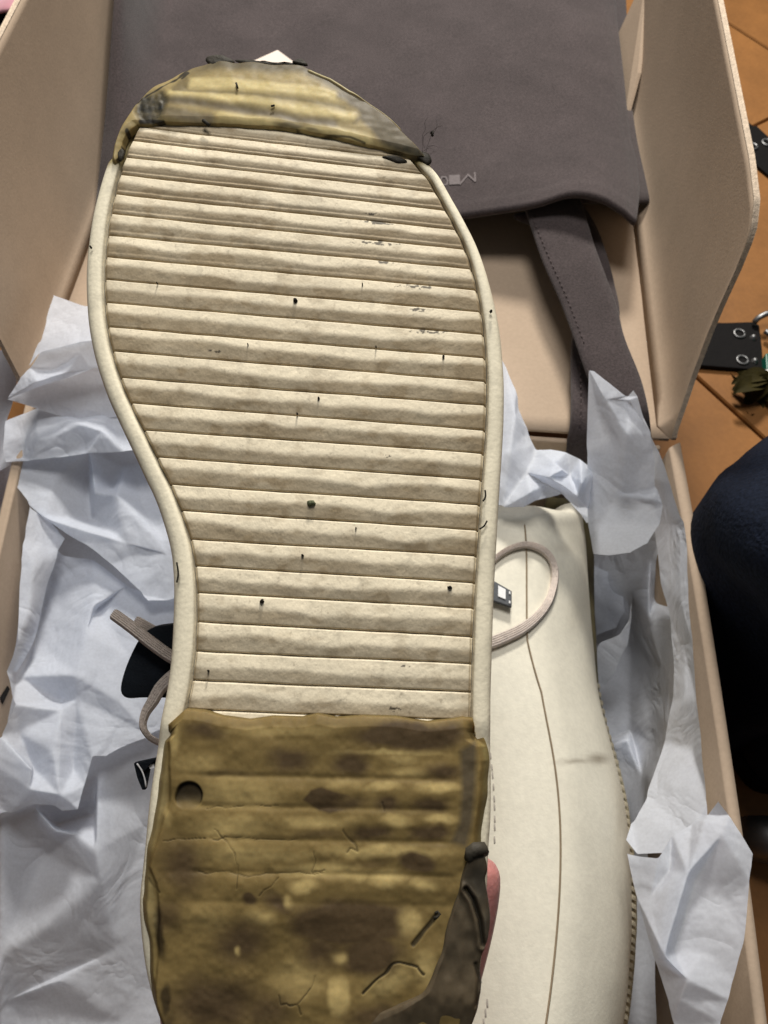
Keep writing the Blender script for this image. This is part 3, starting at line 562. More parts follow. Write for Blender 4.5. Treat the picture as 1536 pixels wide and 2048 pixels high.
layer(tr, [(1300, 868, .140), (1320, 905, .142), (1345, 970, .142), (1367, 1040, .142), (1375, 1100, .142), (1378, 1200, .142), (1385, 1290, .142), (1395, 1400, .142), (1405, 1500, .142), (1414, 1600, .142), (1416, 1640, .142), (1380, 1670, .14), (1330, 1710, .135), (1275, 1712, .127), (1250, 1680, .125), (1262, 1640, .12), (1290, 1590, .118), (1328, 1480, .112), (1345, 1400, .116), (1346, 1340, .118), (1340, 1235, .120), (1318, 1160, .112), (1306, 1050, .110), (1300, 960, .116), (1294, 900, .13)],
      inner=[(1357, 1050, .136), (1362, 1200, .136), (1368, 1300, .130), (1370, 1400, .133), (1372, 1240, .138), (1385, 1500, .130), (1340, 1560, .126)], creases=[(25, 26), (26, 27), (27, 28)], amp=.0020, freq=60, seed=25, sub=5)
layer(tr, [(1253, 1702, .140), (1273, 1797, .140), (1309, 1923, .140), (1336, 2010, .140), (1346, 2048, .140), (1375, 2250, .14), (1440, 2250, .15), (1445, 2048, .15), (1461, 2002, .152), (1470, 1963, .152), (1490, 1892, .154), (1502, 1766, .157), (1508, 1710, .157), (1482, 1667, .158), (1459, 1631, .158), (1435, 1600, .159), (1411, 1631, .152), (1384, 1643, .148), (1344, 1667, .147), (1318, 1712, .149), (1280, 1708, .143)],
      inner=[(1409, 1645, .157), (1376, 1746, .158), (1328, 1912, .154), (1340, 1742, .146), (1301, 1797, .144), (1443, 1671, .160), (1453, 1797, .152), (1410, 1900, .150), (1375, 1960, .152), (1360, 2000, .147), (1390, 1760, .149), (1350, 1900, .146)], creases=[(21, 22), (22, 23), (24, 25), (26, 27), (28, 29)], amp=.0018, freq=55, seed=35, sub=5, fine=1.4)
layer(tr, [(900, 640, .13), (1000, 700, .15), (1009, 722, .152), (1032, 776, .155), (1037, 816, .152), (1057, 862, .150), (1072, 899, .148), (1098, 898, .152), (1132, 905, .155), (1161, 918, .156), (1200, 940, .15), (1200, 1040, .12), (1174, 1046, .125), (1160, 1025, .135), (1138, 1002, .142), (1123, 990, .148), (1115, 993, .150), (1075, 1003, .153), (1046, 1016, .154), (1004, 1016, .152), (900, 1030, .14)],
      inner=[(1097, 957, .166), (1158, 994, .158), (1095, 968, .150), (1150, 1004, .148), (1030, 830, .162), (1020, 900, .162), (1055, 945, .152), (1060, 985, .163), (1110, 925, .164), (1140, 950, .152), (1165, 965, .164), (1125, 940, .165)], creases=[(21, 22), (23, 24), (25, 26), (26, 27), (29, 30), (30, 31)], amp=.0028, freq=75, seed=45, sub=5)
layer(tr, [(1176, 737, .192), (1186, 739, .191), (1255, 793, .182), (1267, 779, .186), (1277, 793, .184), (1287, 836, .178), (1304, 868, .172), (1315, 936, .162), (1314, 974, .156), (1327, 1011, .150), (1321, 1051, .142), (1298, 1088, .130), (1261, 1108, .122), (1218, 1114, .118), (1186, 1111, .118), (1176, 1051, .132), (1172, 980, .146), (1171, 908, .160)],
      inner=[(1210, 800, .186), (1250, 870, .176), (1258, 800, .178), (1282, 840, .176), (1235, 990, .156), (1262, 1045, .142), (1305, 1000, .154), (1200, 1050, .138)], creases=[(18, 19), (20, 21), (22, 23)], amp=.0018, freq=50, seed=55, sub=5)

# ------------------------------------------------------------------ the worn sneaker held up to the camera, sole first
def D(px, py):
    py = np.asarray(py, float); px = np.asarray(px, float)
    return 1.0 / (4.255 + 0.00083 * py) + 0.009 * (np.clip(350 - py, 0, None) / 240) ** 2
a0, a1, a2 = ond(600, 1300, D(600, 1300)), ond(800, 1300, D(800, 1300)), ond(600, 700, D(600, 700))
SX = a1 - a0; SX /= np.linalg.norm(SX); SY = a2 - a0; SY -= SX * np.dot(SX, SY); SY /= np.linalg.norm(SY); SN = np.cross(SX, SY)
def sole(px, py, h):                                    # a point h metres proud of the sole, under that pixel
    return ond(px, py, D(px, py)) + np.asarray(h, float)[..., None] * SN
outer = [(430, 128), (520, 122), (600, 128), (650, 146), (700, 176), (750, 214), (790, 252), (830, 294), (858, 326), (880, 352), (905, 395), (930, 440), (955, 490), (975, 545), (990, 600), (1000, 650), (1006, 700), (1010, 760), (1010, 820), (1008, 880), (1003, 960), (998, 1040), (994, 1120), (990, 1200), (987, 1280), (985, 1360), (984, 1440), (985, 1500), (986, 1560), (985, 1640), (981, 1700), (978, 1780), (974, 1860), (966, 1930), (956, 2000), (944, 2060), (915, 2140), (860, 2210), (780, 2255), (640, 2275), (500, 2255), (410, 2205), (350, 2130), (312, 2045), (292, 1980), (280, 1920), (273, 1850), (272, 1800), (278, 1740), (284, 1680), (290, 1620), (298, 1560), (308, 1500), (318, 1440), (330, 1380), (338, 1320), (342, 1260), (344, 1200), (343, 1150), (338, 1100), (325, 1050), (308, 1000), (285, 950), (262, 900), (238, 850), (215, 800), (197, 750), (183, 700), (174, 650), (170, 600), (169, 550), (172, 500), (180, 440), (192, 390), (207, 340), (225, 292), (243, 256), (266, 220), (293, 188), (335, 158), (380, 138)]
NO = 900
oc = cr(outer, NO, True); tg = np.roll(oc, -3, 0) - np.roll(oc, 3, 0); tg /= np.linalg.norm(tg, axis=1)[:, None]; inn = np.stack([-tg[:, 1], tg[:, 0]], -1)
isl = oc[:, 0] < np.interp(oc[:, 1], [0, 130, 2048, 2300], [520, 520, 640, 640])
wl = np.interp(oc[:, 1], [120, 300, 450, 600, 800, 1000, 1150, 1300, 1420, 2300], [20, 27, 37, 37, 36, 38, 46, 50, 46, 44]); wr = np.interp(oc[:, 1], [120, 340, 520, 600, 700, 900, 1100, 1300, 1440, 2300], [20, 20, 23, 29, 35, 36, 38, 40, 40, 44])
wd = np.where(isl, wl, wr); wd = np.convolve(np.r_[wd[-20:], wd, wd[:20]], np.ones(41) / 41, 'valid')
ic = oc + inn * wd[:, None]
shoe = empty('sneaker', sole(600, 1250, -0.03), 'worn cream sneaker held up sole first, its toe and heel patched with brown resin', 'shoe', 'pair of cream sneakers')
CREAM = np.array([.79, .71, .515])
def wear(x, y, s=0): return (0.93 + 0.14 * fbm(x * .012, y * .012, 40 + s))[..., None] * (1 - 0.16 * smooth(.62, .80, fbm(x * .05, y * .05, 50 + s)))[..., None]
# rim and side wall
prof = [(-.06, -.0018), (.0, -.0010), (.03, .0002), (.09, .0007), (.25, .0009), (.50, .0009), (.72, .0006), (.86, -.0001), (.95, -.0010), (.995, -.0026)]
lowr = smooth(330, 290, oc[:, 1]) + .55 * smooth(1440, 1500, oc[:, 1])
rows, cols = [], []
wob = 1.2 * (fbm(np.arange(NO) * .05, np.zeros(NO), 77) - .5)
for t, h in prof:
    p = ic * (1 - t) + oc * t + inn * wob[:, None]; rows.append(sole(p[:, 0], p[:, 1], h - .0022 * lowr)); c = CREAM * [1.06, 1.07, 1.12] * wear(p[:, 0], p[:, 1], 1)
    if t < .05: c = c * .55 if t < 0 else c * .8
    tr_ = smooth(345, 325, p[:, 1])[:, None]; c = c * (1 - tr_) + np.array([.25, .20, .09]) * tr_ * (.6 + .7 * fbm(p[:, 0] * .03, p[:, 1] * .03, 8))[:, None]
    cols.append(c)
cen = sole(600, 1200, np.array(0.0)); base = rows[-1]
for k, (dn, s) in enumerate(((.004, 1.004), (.010, 1.002), (.018, .996), (.023, .985), (.0245, .96))):
    q = base - SN * dn; ctr = base.mean(0) - SN * dn; rows.append(ctr + (q - ctr) * np.array(s)); cols.append(CREAM * .97 * wear(oc[:, 0] + 40 * k, oc[:, 1], 2))
grid('sole_rim', np.array(rows), M['rubber'], shoe, np.array(cols), wrap=True)
# floor of the tread, under the ribs
ip = ic[::6]; c0 = np.array([600, 1200.0]); rr = [sole(*(c0 + (ip - c0) * f).T, np.full(len(ip), -.0019)) for f in (1.02, .7, .35, .02)]
grid('tread_base', np.array(rr), M['rubber'], shoe, np.ones((4, len(ip), 3)) * [.32, .26, .17], wrap=True)
il = ic[(ic[:, 0] < 560) & (ic[:, 1] > 200) & (ic[:, 1] < 2100)]; il = il[np.argsort(il[:, 1])]; irr = ic[(ic[:, 0] > 640) & (ic[:, 1] > 200) & (ic[:, 1] < 2100)]; irr = irr[np.argsort(irr[:, 1])]
XL = lambda y: np.interp(y, il[:, 1], il[:, 0]) + 2.0; XR = lambda y: np.interp(y, irr[:, 1], irr[:, 0]) - 2.0
lines = [(228, 292), (254, 321), (281, 350), (314, 386), (349, 422), (388, 461), (427, 500), (470, 539), (513, 581), (558, 625), (604, 670), (653, 717), (701, 764), (754, 811), (805, 861), (859, 907), (913, 960), (968, 1010), (1020, 1061), (1078, 1112), (1131, 1166), (1184, 1217), (1243, 1274), (1302, 1328), (1360, 1385), (1418, 1442), (1472, 1498)]
scuffs = [(755, 446, 52, 7), (752, 487, 62, 9), (770, 526, 28, 5), (828, 575, 56, 7), (840, 620, 32, 7), (855, 665, 55, 7), (745, 430, 26, 3), (780, 914, 20, 4), (430, 703, 18, 4), (790, 1418, 16, 8), (810, 1332, 14, 4)]
ns, nt = 420, 26
for k in range(len(lines) - 1):
    (yl0, yr0), (yl1, yr1) = lines[k], lines[k + 1]
    s = np.linspace(0, 1, ns)[None]; t = np.linspace(0.012, 0.992, nt)[:, None]
    bow = 3.0 * np.sin(np.pi * s * .9)
    for it in range(1):
        yt = yl0 + (yr0 - yl0) * s; yb = yl1 + (yr1 - yl1) * s; py_ = yt + (yb - yt) * t + bow * (.5 - s)
        py_ = py_ + 0.9 * (vn(s * 14 + k * 9, 0 * s + k, 5) - .5)
        px_ = XL(py_[:, :1]) * (1 - s) + XR(py_[:, -1:]) * s
    ph = k * 3.71
    crest = .42 + .40 * (fbm(s * 5.5 + ph, 0 * s + ph, 61, 3) - .5) + .05 * (vn(s * 18 + ph, 0 * s, 62) - .5) + .10 * np.exp(-((s - .62) / .2) ** 2)
    crest = np.clip(crest, .16, .78)
    if k > 22: crest = crest * .9 + .12
    up_ = t / crest; dn_ = (1 - t) / (1 - crest)
    kk = 6.5; prof_ = -np.log(np.exp(-kk * (up_ * .62 + .38)) + np.exp(-kk * (dn_ * .95 + .05))) / kk
    H = .00062 * np.interp(k, [0, 4, 12, 22, 26], [.8, .95, 1.05, 1.0, .6])
    h = H * prof_
    h = h - .0008 * (1 - smooth(0, .04, t)) - .0008 * (1 - smooth(0, .03, 1 - t))
    if k < 8: h = h + .00022 * np.exp(-((t - .86) / .045) ** 2) * (1 - k / 9) - .00015 * np.exp(-((t - .77) / .05) ** 2) * (1 - k / 9)
    ex = np.minimum(s * (XR(yr0) - XL(yl0)), (1 - s) * (XR(yr0) - XL(yl0))); h = h - .0014 * (1 - smooth(0, 7, ex))
    h = h + .00022 * (fbm(px_ * .03, py_ * .05, 71, 3) - .5) + .00005 * (vn(px_ * .6, py_ * .6, 72) - .5)
    dirt = smooth(-.08, .16, t - crest) * (.70 + .5 * (fbm(px_ * .012, py_ * .03, 81, 3) - .5))  # tan below each rib's crest, strength varied by noise
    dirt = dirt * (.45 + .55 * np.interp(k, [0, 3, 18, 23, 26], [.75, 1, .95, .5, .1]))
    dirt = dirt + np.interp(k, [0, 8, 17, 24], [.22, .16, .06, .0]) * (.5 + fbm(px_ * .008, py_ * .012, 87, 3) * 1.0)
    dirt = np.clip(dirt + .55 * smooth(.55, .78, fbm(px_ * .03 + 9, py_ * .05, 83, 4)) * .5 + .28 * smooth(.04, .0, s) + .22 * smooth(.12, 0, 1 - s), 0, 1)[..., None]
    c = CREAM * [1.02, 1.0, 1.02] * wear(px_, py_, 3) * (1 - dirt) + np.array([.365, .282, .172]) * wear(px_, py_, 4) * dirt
    grime = smooth(.70, .86, fbm(px_ * .16, py_ * .16, 85, 3)) * .35; c = c * (1 - grime[..., None]) + np.array([.22, .17, .11]) * grime[..., None]
    sc_ = np.zeros(px_.shape)
    for (x0, y0, rx, ry) in scuffs:
        w_ = np.clip(1 - np.sqrt(((px_ - x0) / rx) ** 2 + ((py_ - y0 - (px_ - x0) * .06) / ry) ** 2), 0, 1); sc_ = np.maximum(sc_, smooth(.36, .44, fbm(px_ * .15, py_ * .36, 91, 3) * (.42 + .6 * w_)) * (w_ > 0))
    c = c * (1 - .85 * sc_[..., None]) + np.array([.035, .028, .02]) * .85 * sc_[..., None]
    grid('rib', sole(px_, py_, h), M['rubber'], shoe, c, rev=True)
# bits stuck to the tread
def speck(name, px, py, r, mt, seed, h=.0011):
    th = np.linspace(0, 2 * np.pi, 14, endpoint=False); rad = r * .66 * (.6 + .8 * vn(np.cos(th) * 2 + seed, np.sin(th) * 2, seed)); px0 = px + np.cos(th) * rad; py0 = py + np.sin(th) * rad
    V = np.concatenate([sole(px0, py0, np.full(14, h - .0006)), sole(px + (px0 - px) * .7, py + (py0 - py) * .7, np.full(14, h + .0004)), sole(np.array([px]), np.array([py]), np.array([h + .0005]))])
    mesh(name, V, [((i + 1) % 14, i, 14 + i, 14 + (i + 1) % 14) for i in range(14)] + [(14 + (i + 1) % 14, 14 + i, 28) for i in range(14)], mt, shoe)
speck('stuck_gum', 623, 1008, 11, M['gum'], 3)
for i, (x, y, r) in enumerate(((591, 604, 5.5), (638, 799, 3), (606, 1112, 4), (899, 1176, 6), (525, 1203, 7), (886, 716, 3.5), (418, 1342, 3), (595, 830, 2.5), (752, 697, 2), (497, 692, 2), (712, 1058, 2.2), (316, 570, 2.2), (725, 572, 2.2), (980, 630, 4), (187, 503, 3))):
    speck('dirt_speck', x, y, r, M['dark'], i, .0022 if x in (980, 187) else .0011)
for p in ([(968, 985), (969, 998), (964, 1007)], [(972, 1046), (966, 1056), (957, 1062)], [(358, 1128), (361, 1150), (358, 1168)]):
    q = cr(p, 12); tube('rim_nick', sole(q[:, 0], q[:, 1], np.full(12, .0021)), .00022, M['dark'], shoe, 5)
# resin patches: cast over toe and heel, uneven, stained; some shade and gloss painted on the heel
def field(gx, gy, items, fx=lambda v: v):
    out = np.zeros(gx.shape); gx, gy = gx + 30 * (fbm(gx * .022, gy * .022, 201, 3) - .5), gy + 18 * (fbm(gx * .022, gy * .022, 202, 3) - .5)
    for (x0, y0, rx, ry, s, *e) in items:
        a = e[0] if e else 0; hd = e[1] if len(e) > 1 else 0.10; ca, sa = math.cos(a), math.sin(a)
        X = (gx - x0) * ca + (gy - y0) * sa; Y = -(gx - x0) * sa + (gy - y0) * ca
        out = np.maximum(out, s * (1 - smooth(hd, 1, (np.abs(X / rx) ** 2.1 + np.abs(Y / ry) ** 2.1) ** (1 / 2.1))))
    return out
def nearline(gx, gy, pts):
    d = np.full(gx.shape, 1e9); p = np.array(pts, float)
    for a, b in zip(p[:-1], p[1:]):
        v = b - a; t = np.clip(((gx - a[0]) * v[0] + (gy - a[1]) * v[1]) / (v @ v), 0, 1); d = np.minimum(d, np.hypot(gx - a[0] - v[0] * t, gy - a[1] - v[1] * t))
    return d
def inside(gx, gy, poly, soft=3):
    p = np.array(poly, float); c = np.zeros(gx.shape, bool)
    for (x0, y0), (x1, y1) in zip(p, np.roll(p, -1, 0)):
        m = ((y0 > gy) != (y1 > gy)) & (gx < (x1 - x0) * (gy - y0) / (y1 - y0 + 1e-9) + x0); c ^= m
    d = nearline(gx, gy, np.vstack([p, p[:1]])); return np.where(c, .5 + .5 * np.clip(d / soft, 0, 1), .5 - .5 * np.clip(d / soft, 0, 1))
def mixc(c, col, m): return c * (1 - m[..., None]) + np.array(col) * m[..., None]
YEL, OLV, BRN, DRK, GRB = [.47, .352, .145], [.200, .140, .052], [.084, .056, .028], [.030, .021, .012], [.085, .066, .042]
# heel
htop = [(338, 1447), (352, 1437), (376, 1415), (412, 1418), (449, 1429), (501, 1436), (548, 1429), (605, 1431), (636, 1424), (673, 1432), (730, 1428), (792, 1430), (829, 1437), (855, 1440), (902, 1435), (923, 1431), (944, 1434), (948, 1452)]
hl = [(338, 1447), (334, 1470), (322, 1482), (315, 1530), (306, 1590), (299, 1640), (288, 1700), (283, 1750), (279, 1800), (280, 1840), (288, 1880), (291, 1940), (300, 2000), (322, 2060), (380, 2170), (430, 2230)]
hr = [(948, 1452), (952, 1478), (974, 1492), (981, 1520), (978, 1560), (977, 1600), (969, 1650), (966, 1700), (968, 1760), (966, 1840), (958, 1900), (950, 1960), (948, 2010), (930, 2060), (880, 2150), (830, 2225)]
hb = [(430, 2230), (630, 2262), (830, 2225)]
nu, nv = 380, 430
Q = coons(np.array(htop, float), cr(hb, 60), cr(hl, 200), cr(hr, 200), nv, nu); gx, gy = Q[..., 0], Q[..., 1]
U = np.linspace(0, 1, nu)[None]; Vv = np.linspace(0, 1, nv)[:, None]
ed = np.minimum(np.minimum(U, 1 - U) * 660, Vv * 800)
lx = gx - np.interp(gy, [q[1] for q in hl], [q[0] for q in hl]); rx_ = np.interp(gy, [q[1] for q in hr], [q[0] for q in hr]) - gx
h = .0009 + .0016 * np.sqrt(np.clip(ed / 22, 0, 1)) - .0022 * (1 - smooth(0, 4, ed)) - .0030 * (1 - smooth(0, 26, np.minimum(lx, rx_))) * smooth(0, .05, Vv)
h = h + .0012 * (fbm(gx * .009, gy * .011, 101, 2) - .5) + .00025 * (fbm(gx * .05, gy * .05, 102, 2) - .5)
yr = gy - (gx - 600) * .02
for y0 in (1552, 1612, 1676, 1742, 1800): h = h - .00020 * np.exp(-((yr - y0) / 6.5) ** 2) * smooth(330, 420, gx) * (1 - smooth(880, 930, gx)) * (1.0 if y0 < 1790 else .4); h = h + .00018 * np.exp(-((yr - y0 - 24) / 20) ** 2)
inl = np.interp(gy, [1430, 1480, 1540, 1600, 1650, 1730, 1760, 1800, 1900, 2000, 2100], [352, 343, 347, 345, 330, 306, 318, 326, 322, 318, 330]); inl = inl + 5 * (vn(gy * .03, 0 * gy, 8) - .5)
h = h + .0007 * smooth(-4, 5, gx - inl)
hr_ = np.hypot((gx - 385 + 6 * (vn(gx * .05, gy * .05, 44) - .5)) / 27, (gy - 1592) / np.where(gy < 1592, 31, 26)); hole = (1 - smooth(.9, 1.02, hr_)) * (1 - smooth(1582, 1620, gy))
h = h - .0010 * hole
flapm = inside(gx, gy, [(918, 1500), (950, 1480), (948, 1560), (942, 1640), (930, 1690), (900, 1680), (917, 1640), (921, 1580)], 6)
c = np.ones(gx.shape + (3,)) * np.array(OLV) * (0.8 + .4 * fbm(gx * .006, gy * .006, 111, 3))[..., None]
yl = field(gx, gy, [(782, 1504, 150, 9, .8), (803, 1518, 44, 20, .6), (880, 1572, 62, 14, .95), (760, 1571, 60, 12, .8), (690, 1565, 50, 14, .5), (792, 1640, 44, 20, .95), (876, 1634, 48, 15, .95), (640, 1640, 110, 20, .7), (760, 1700, 180, 17, .9), (560, 1705, 110, 18, .6), (842, 1766, 48, 17, 1.0), (770, 1752, 60, 22, .8), (818, 1838, 42, 32, 1.0), (673, 1906, 26, 18, .9), (480, 1896, 12, 16, 1), (579, 1797, 20, 22, .9, .4), (615, 1765, 44, 20, 1.0), (640, 1735, 110, 24, .75), (782, 1953, 74, 38, .9, -.5), (850, 1925, 34, 50, .7), (678, 1982, 32, 48, .85, 0, .5), (600, 1950, 70, 55, .55), (524, 1826, 40, 24, .6), (480, 1580, 130, 50, .55), (470, 1650, 120, 34, .6), (500, 1700, 150, 30, .5), (400, 1525, 60, 30, .4), (560, 1459, 150, 16, .4), (364, 1480, 16, 40, .6), (347, 1630, 12, 34, .6), (700, 1745, 60, 20, .6), (420, 1830, 70, 40, .25), (820, 1545, 60, 16, .5)])  # yellow resin tones; one blob left of centre paints a soft gloss highlight
c = mixc(c, YEL, np.clip(1.15 * yl + .4 * (fbm(gx * .02, gy * .02, 113, 3) - .5) * smooth(0, .2, yl), 0, 1))
bn = field(gx, gy, [(820, 1472, 150, 38, 1, .02, .4), (420, 1462, 58, 30, .85), (589, 1520, 70, 38, 1), (699, 1526, 50, 34, .95), (888, 1541, 54, 28, .85), (777, 1604, 42, 26, .95), (862, 1604, 50, 26, .95), (700, 1602, 60, 22, .8), (640, 1664, 70, 14, .5), (745, 1664, 64, 20, .95), (862, 1662, 60, 22, .95), (834, 1721, 44, 26, .95, 0, .4), (740, 1722, 60, 12, .4), (700, 1840, 150, 60, 1, 0, .5), (740, 1900, 90, 60, 1, 0, .4), (640, 1890, 70, 60, .85), (560, 1800, 60, 26, .8, .5), (485, 1880, 90, 72, .95), (438, 2000, 150, 86, 1), (370, 1725, 80, 90, .85), (345, 1820, 50, 60, .6), (500, 1793, 22, 14, 1, .3, .4), (440, 2090, 280, 90, .95), (530, 2010, 90, 60, .7), (760, 2020, 110, 40, .8), (330, 1580, 24, 100, .4), (460, 1545, 90, 12, .4)])  # brown stains; the blobs low on the heel also paint in shade
bn = bn * (1 - .8 * field(gx, gy, [(818, 1838, 38, 28, 1), (579, 1797, 18, 20, 1), (480, 1896, 11, 15, 1), (673, 1906, 24, 17, 1), (678, 1982, 28, 44, .9), (615, 1765, 40, 18, 1)]))
bn = np.maximum(bn, .95 * inside(gx, gy, [(609, 1597), (625, 1578), (645, 1572), (668, 1580), (700, 1588), (722, 1600), (700, 1616), (660, 1624), (640, 1618)], 3) * (1 - smooth(650, 730, gx) * .6))
c = mixc(c, BRN, np.clip(1.15 * bn + .45 * (fbm(gx * .018, gy * .018, 115, 3) - .5) * smooth(0, .2, bn), 0, 1))
c = mixc(c, [.098, .076, .046], .95 * flapm)
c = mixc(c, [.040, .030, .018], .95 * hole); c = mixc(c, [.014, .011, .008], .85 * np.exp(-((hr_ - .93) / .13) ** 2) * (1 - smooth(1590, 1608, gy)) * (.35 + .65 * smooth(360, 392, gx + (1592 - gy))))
c = mixc(c, DRK, .85 * field(gx, gy, [(332, 1860, 14, 70, 1, 0, .4), (336, 1990, 16, 46, .9, 0, .4), (345, 2050, 24, 50, .8)]))
c = mixc(c, [.30, .235, .105], .75 * smooth(0, -14, gx - inl) * (1 - .4 * smooth(1750, 1900, gy)))
c = mixc(c, [.26, .21, .085], .8 * smooth(20, 8, rx_) * smooth(1480, 1500, gy) * (1 - smooth(1680, 1720, gy)))
lnm = np.zeros(gx.shape)
for pts, wd_ in (([(690, 1655), (708, 1680), (716, 1695), (700, 1690), (694, 1700)], 1.6), ([(434, 1655), (470, 1700), (484, 1725), (482, 1768)], 1.0), ([(632, 1700), (634, 1720), (628, 1738), (640, 1742), (650, 1738)], .9), ([(618, 1738), (632, 1745), (646, 1744)], .8), ([(520, 1784), (540, 1770), (560, 1752)], 1.0), ([(558, 1984), (566, 2002), (580, 1994), (594, 2002), (606, 2018)], 1.4), ([(594, 2002), (618, 1976), (636, 1944)], 1.2), ([(768, 1602), (766, 1618)], 1.5), ([(400, 1739), (520, 1744), (640, 1741)], 1.1), ([(330, 1676), (480, 1672), (600, 1677)], .8), ([(420, 1612), (560, 1608)], .7), ([(306, 1752), (326, 1780)], 2.0)):
    lnm = np.maximum(lnm, (.25 + .5 * vn(gx * .06, gy * .06, 17)) * (1 - smooth(wd_ * .4, wd_ * 1.6, np.abs(nearline(gx + 9 * (vn(gx * .05, gy * .05, 7) - .5), gy + 9 * (vn(gx * .05, gy * .05, 27) - .5), pts)))))
for pts, wd_ in (([(870, 1822), (858, 1838), (840, 1862), (824, 1880)], 5), ([(728, 1978), (756, 1945), (790, 1918), (836, 1924), (848, 1938)], 2.6)): lnm = np.maximum(lnm, 1 - smooth(wd_ * .5, wd_ * 1.3, nearline(gx + 8 * (vn(gx * .05, gy * .05, 7) - .5), gy + 8 * (vn(gx * .05, gy * .05, 27) - .5), pts)))
h = h - .00025 * lnm; c = mixc(c, [.028, .022, .013], .85 * lnm)
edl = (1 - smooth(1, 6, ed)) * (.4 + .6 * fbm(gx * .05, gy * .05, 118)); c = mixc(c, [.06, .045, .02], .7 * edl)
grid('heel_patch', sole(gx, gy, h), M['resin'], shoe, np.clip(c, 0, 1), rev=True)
# peeling rubber skin at the heel's right edge
fl_l = [(936, 1700), (920, 1745), (914, 1775), (902, 1808), (888, 1850), (880, 1890), (866, 1925), (856, 1950), (840, 1975), (800, 1995), (750, 2015), (690, 2035), (630, 2062), (600, 2120)]
fl_r = [(962, 1692), (972, 1730), (968, 1752), (975, 1790), (980, 1830), (977, 1860), (968, 1892), (962, 1912), (960, 1940), (962, 1968), (958, 2000), (952, 2030), (930, 2080), (860, 2200)]
ft = [(936, 1700), (938, 1690), (948, 1686), (958, 1688), (962, 1692)]; fb = [(600, 2120), (700, 2190), (860, 2200)]
Q = coons(np.array(ft, float), np.array(fb, float), cr(fl_l, 120), cr(fl_r, 120), 200, 90); gx, gy = Q[..., 0], Q[..., 1]
U = np.linspace(0, 1, 90)[None]; Vv = np.linspace(0, 1, 200)[:, None]
h = .0030 + .0020 * (fbm(gx * .02, gy * .012, 131, 3) - .5) + .0013 * np.sqrt(np.clip(np.minimum(U, 1 - U) * 8, 0, 1)) - .0024 * (1 - smooth(0, .05, np.minimum(U, 1 - U))) - .0020 * (1 - smooth(0, .02, Vv))
fd = nearline(gx, gy, [(928, 1770), (942, 1790), (955, 1830), (962, 1880)]); h = h - .0012 * np.exp(-(fd / 4) ** 2) + .0006 * np.exp(-((fd - 9) / 6) ** 2)
fd2 = nearline(gx, gy, [(948, 1920), (955, 1950), (950, 2000)]); h = h - .0008 * np.exp(-(fd2 / 4) ** 2)
h = h + .0011 * (1 - smooth(1700, 1760, gy)) - .0012 * smooth(1960, 2060, gy)
c = np.ones(gx.shape + (3,)) * np.array(GRB) * (.85 + .3 * fbm(gx * .02, gy * .02, 133, 3))[..., None]
c = mixc(c, [.060, .053, .040], .8 * field(gx, gy, [(950, 1760, 40, 70, 1), (965, 1840, 22, 60, .9), (950, 1700, 24, 24, 1)])); c = mixc(c, [.10, .075, .045], .7 * smooth(1890, 1980, gy))
c = mixc(c, [.022, .02, .016], .8 * np.exp(-(fd / 3) ** 2) + .5 * np.exp(-(fd2 / 3) ** 2)); c = mixc(c, [.03, .027, .02], .7 * smooth(.07, 0, U) * (gy < 1960))
grid('peeled_rubber', sole(gx, gy, h), M['resin'], shoe, np.clip(c, 0, 1), rev=True)
tube('rubber_curl', [sole(*q, np.array(hh)) for q, hh in (((966, 1700), .0035), ((958, 1690), .0050), ((946, 1690), .0054), ((936, 1698), .0052), ((934, 1709), .0046), ((939, 1714), .0040))], [.0010, .0015, .0015, .0014, .0011, .0007], M['skinrub'], shoe, 8)
tube('crack_hook', [sole(*q, np.array(.0027)) for q in ((866, 1830), (874, 1828), (878, 1822), (874, 1817), (868, 1820))], .0004, M['char'], shoe, 6)
# toe
tt = [(236, 330), (228, 339), (224, 322), (240, 268), (268, 216), (300, 180), (332, 160), (374, 138), (414, 124), (447, 120), (473, 124), (510, 122), (546, 127), (598, 128), (619, 137), (671, 163), (723, 200), (775, 238), (822, 285), (862, 322)]
tb = [(236, 330), (246, 312), (250, 290), (257, 276), (280, 256), (306, 257), (330, 253), (348, 254), (410, 256), (483, 259), (520, 262), (556, 263), (608, 271), (625, 276), (671, 284), (723, 297), (765, 305), (801, 315), (830, 322), (862, 322)]
n, m = 460, 150
TB, TT = res(np.array(tb, float), n), cr(tt, n); TT = TT + (TT - [540, 420]) / np.linalg.norm(TT - [540, 420], axis=1)[:, None] * 5 * smooth(0, 30, np.minimum(np.arange(n), n - 1 - np.arange(n)))[:, None]; TB[:, 1] += 2.0 * (fbm(np.arange(n) * .08, np.zeros(n), 141) - .5)
# lines running from the lower edge up to the rim of the toe
v = np.linspace(0, 1, m)[:, None, None]; Q = TT[None] * (1 - v) + TB[None] * v; gx, gy = Q[..., 0], Q[..., 1]; Vv = v[..., 0]; s = np.linspace(0, 1, n)[None]
thick = np.hypot(*(TT - TB).T)[None]
ed = np.minimum(Vv, 1 - Vv) * thick
h = .0008 + .0014 * np.sqrt(np.clip(ed / 14, 0, 1)) - .0016 * (1 - smooth(0, 3, ed)) - .0035 * (1 - smooth(0, 14, Vv * thick)) * .5 - .0015 * (1 - smooth(0, 50, Vv * thick)) * smooth(250, 130, gy)
band = lambda pts, hw, sf=8: smooth(hw + sf, hw - sf, nearline(gx, gy + 5 * (vn(gx * .02, gy * .02, 3) - .5), pts))
b1 = band([(384, 178), (454, 180), (545, 187), (620, 196), (672, 206)], 10, 6); b2 = band([(347, 200), (454, 207), (545, 221), (620, 231), (705, 247)], 8); b3 = band([(445, 240), (545, 255), (640, 268), (735, 291)], 8)
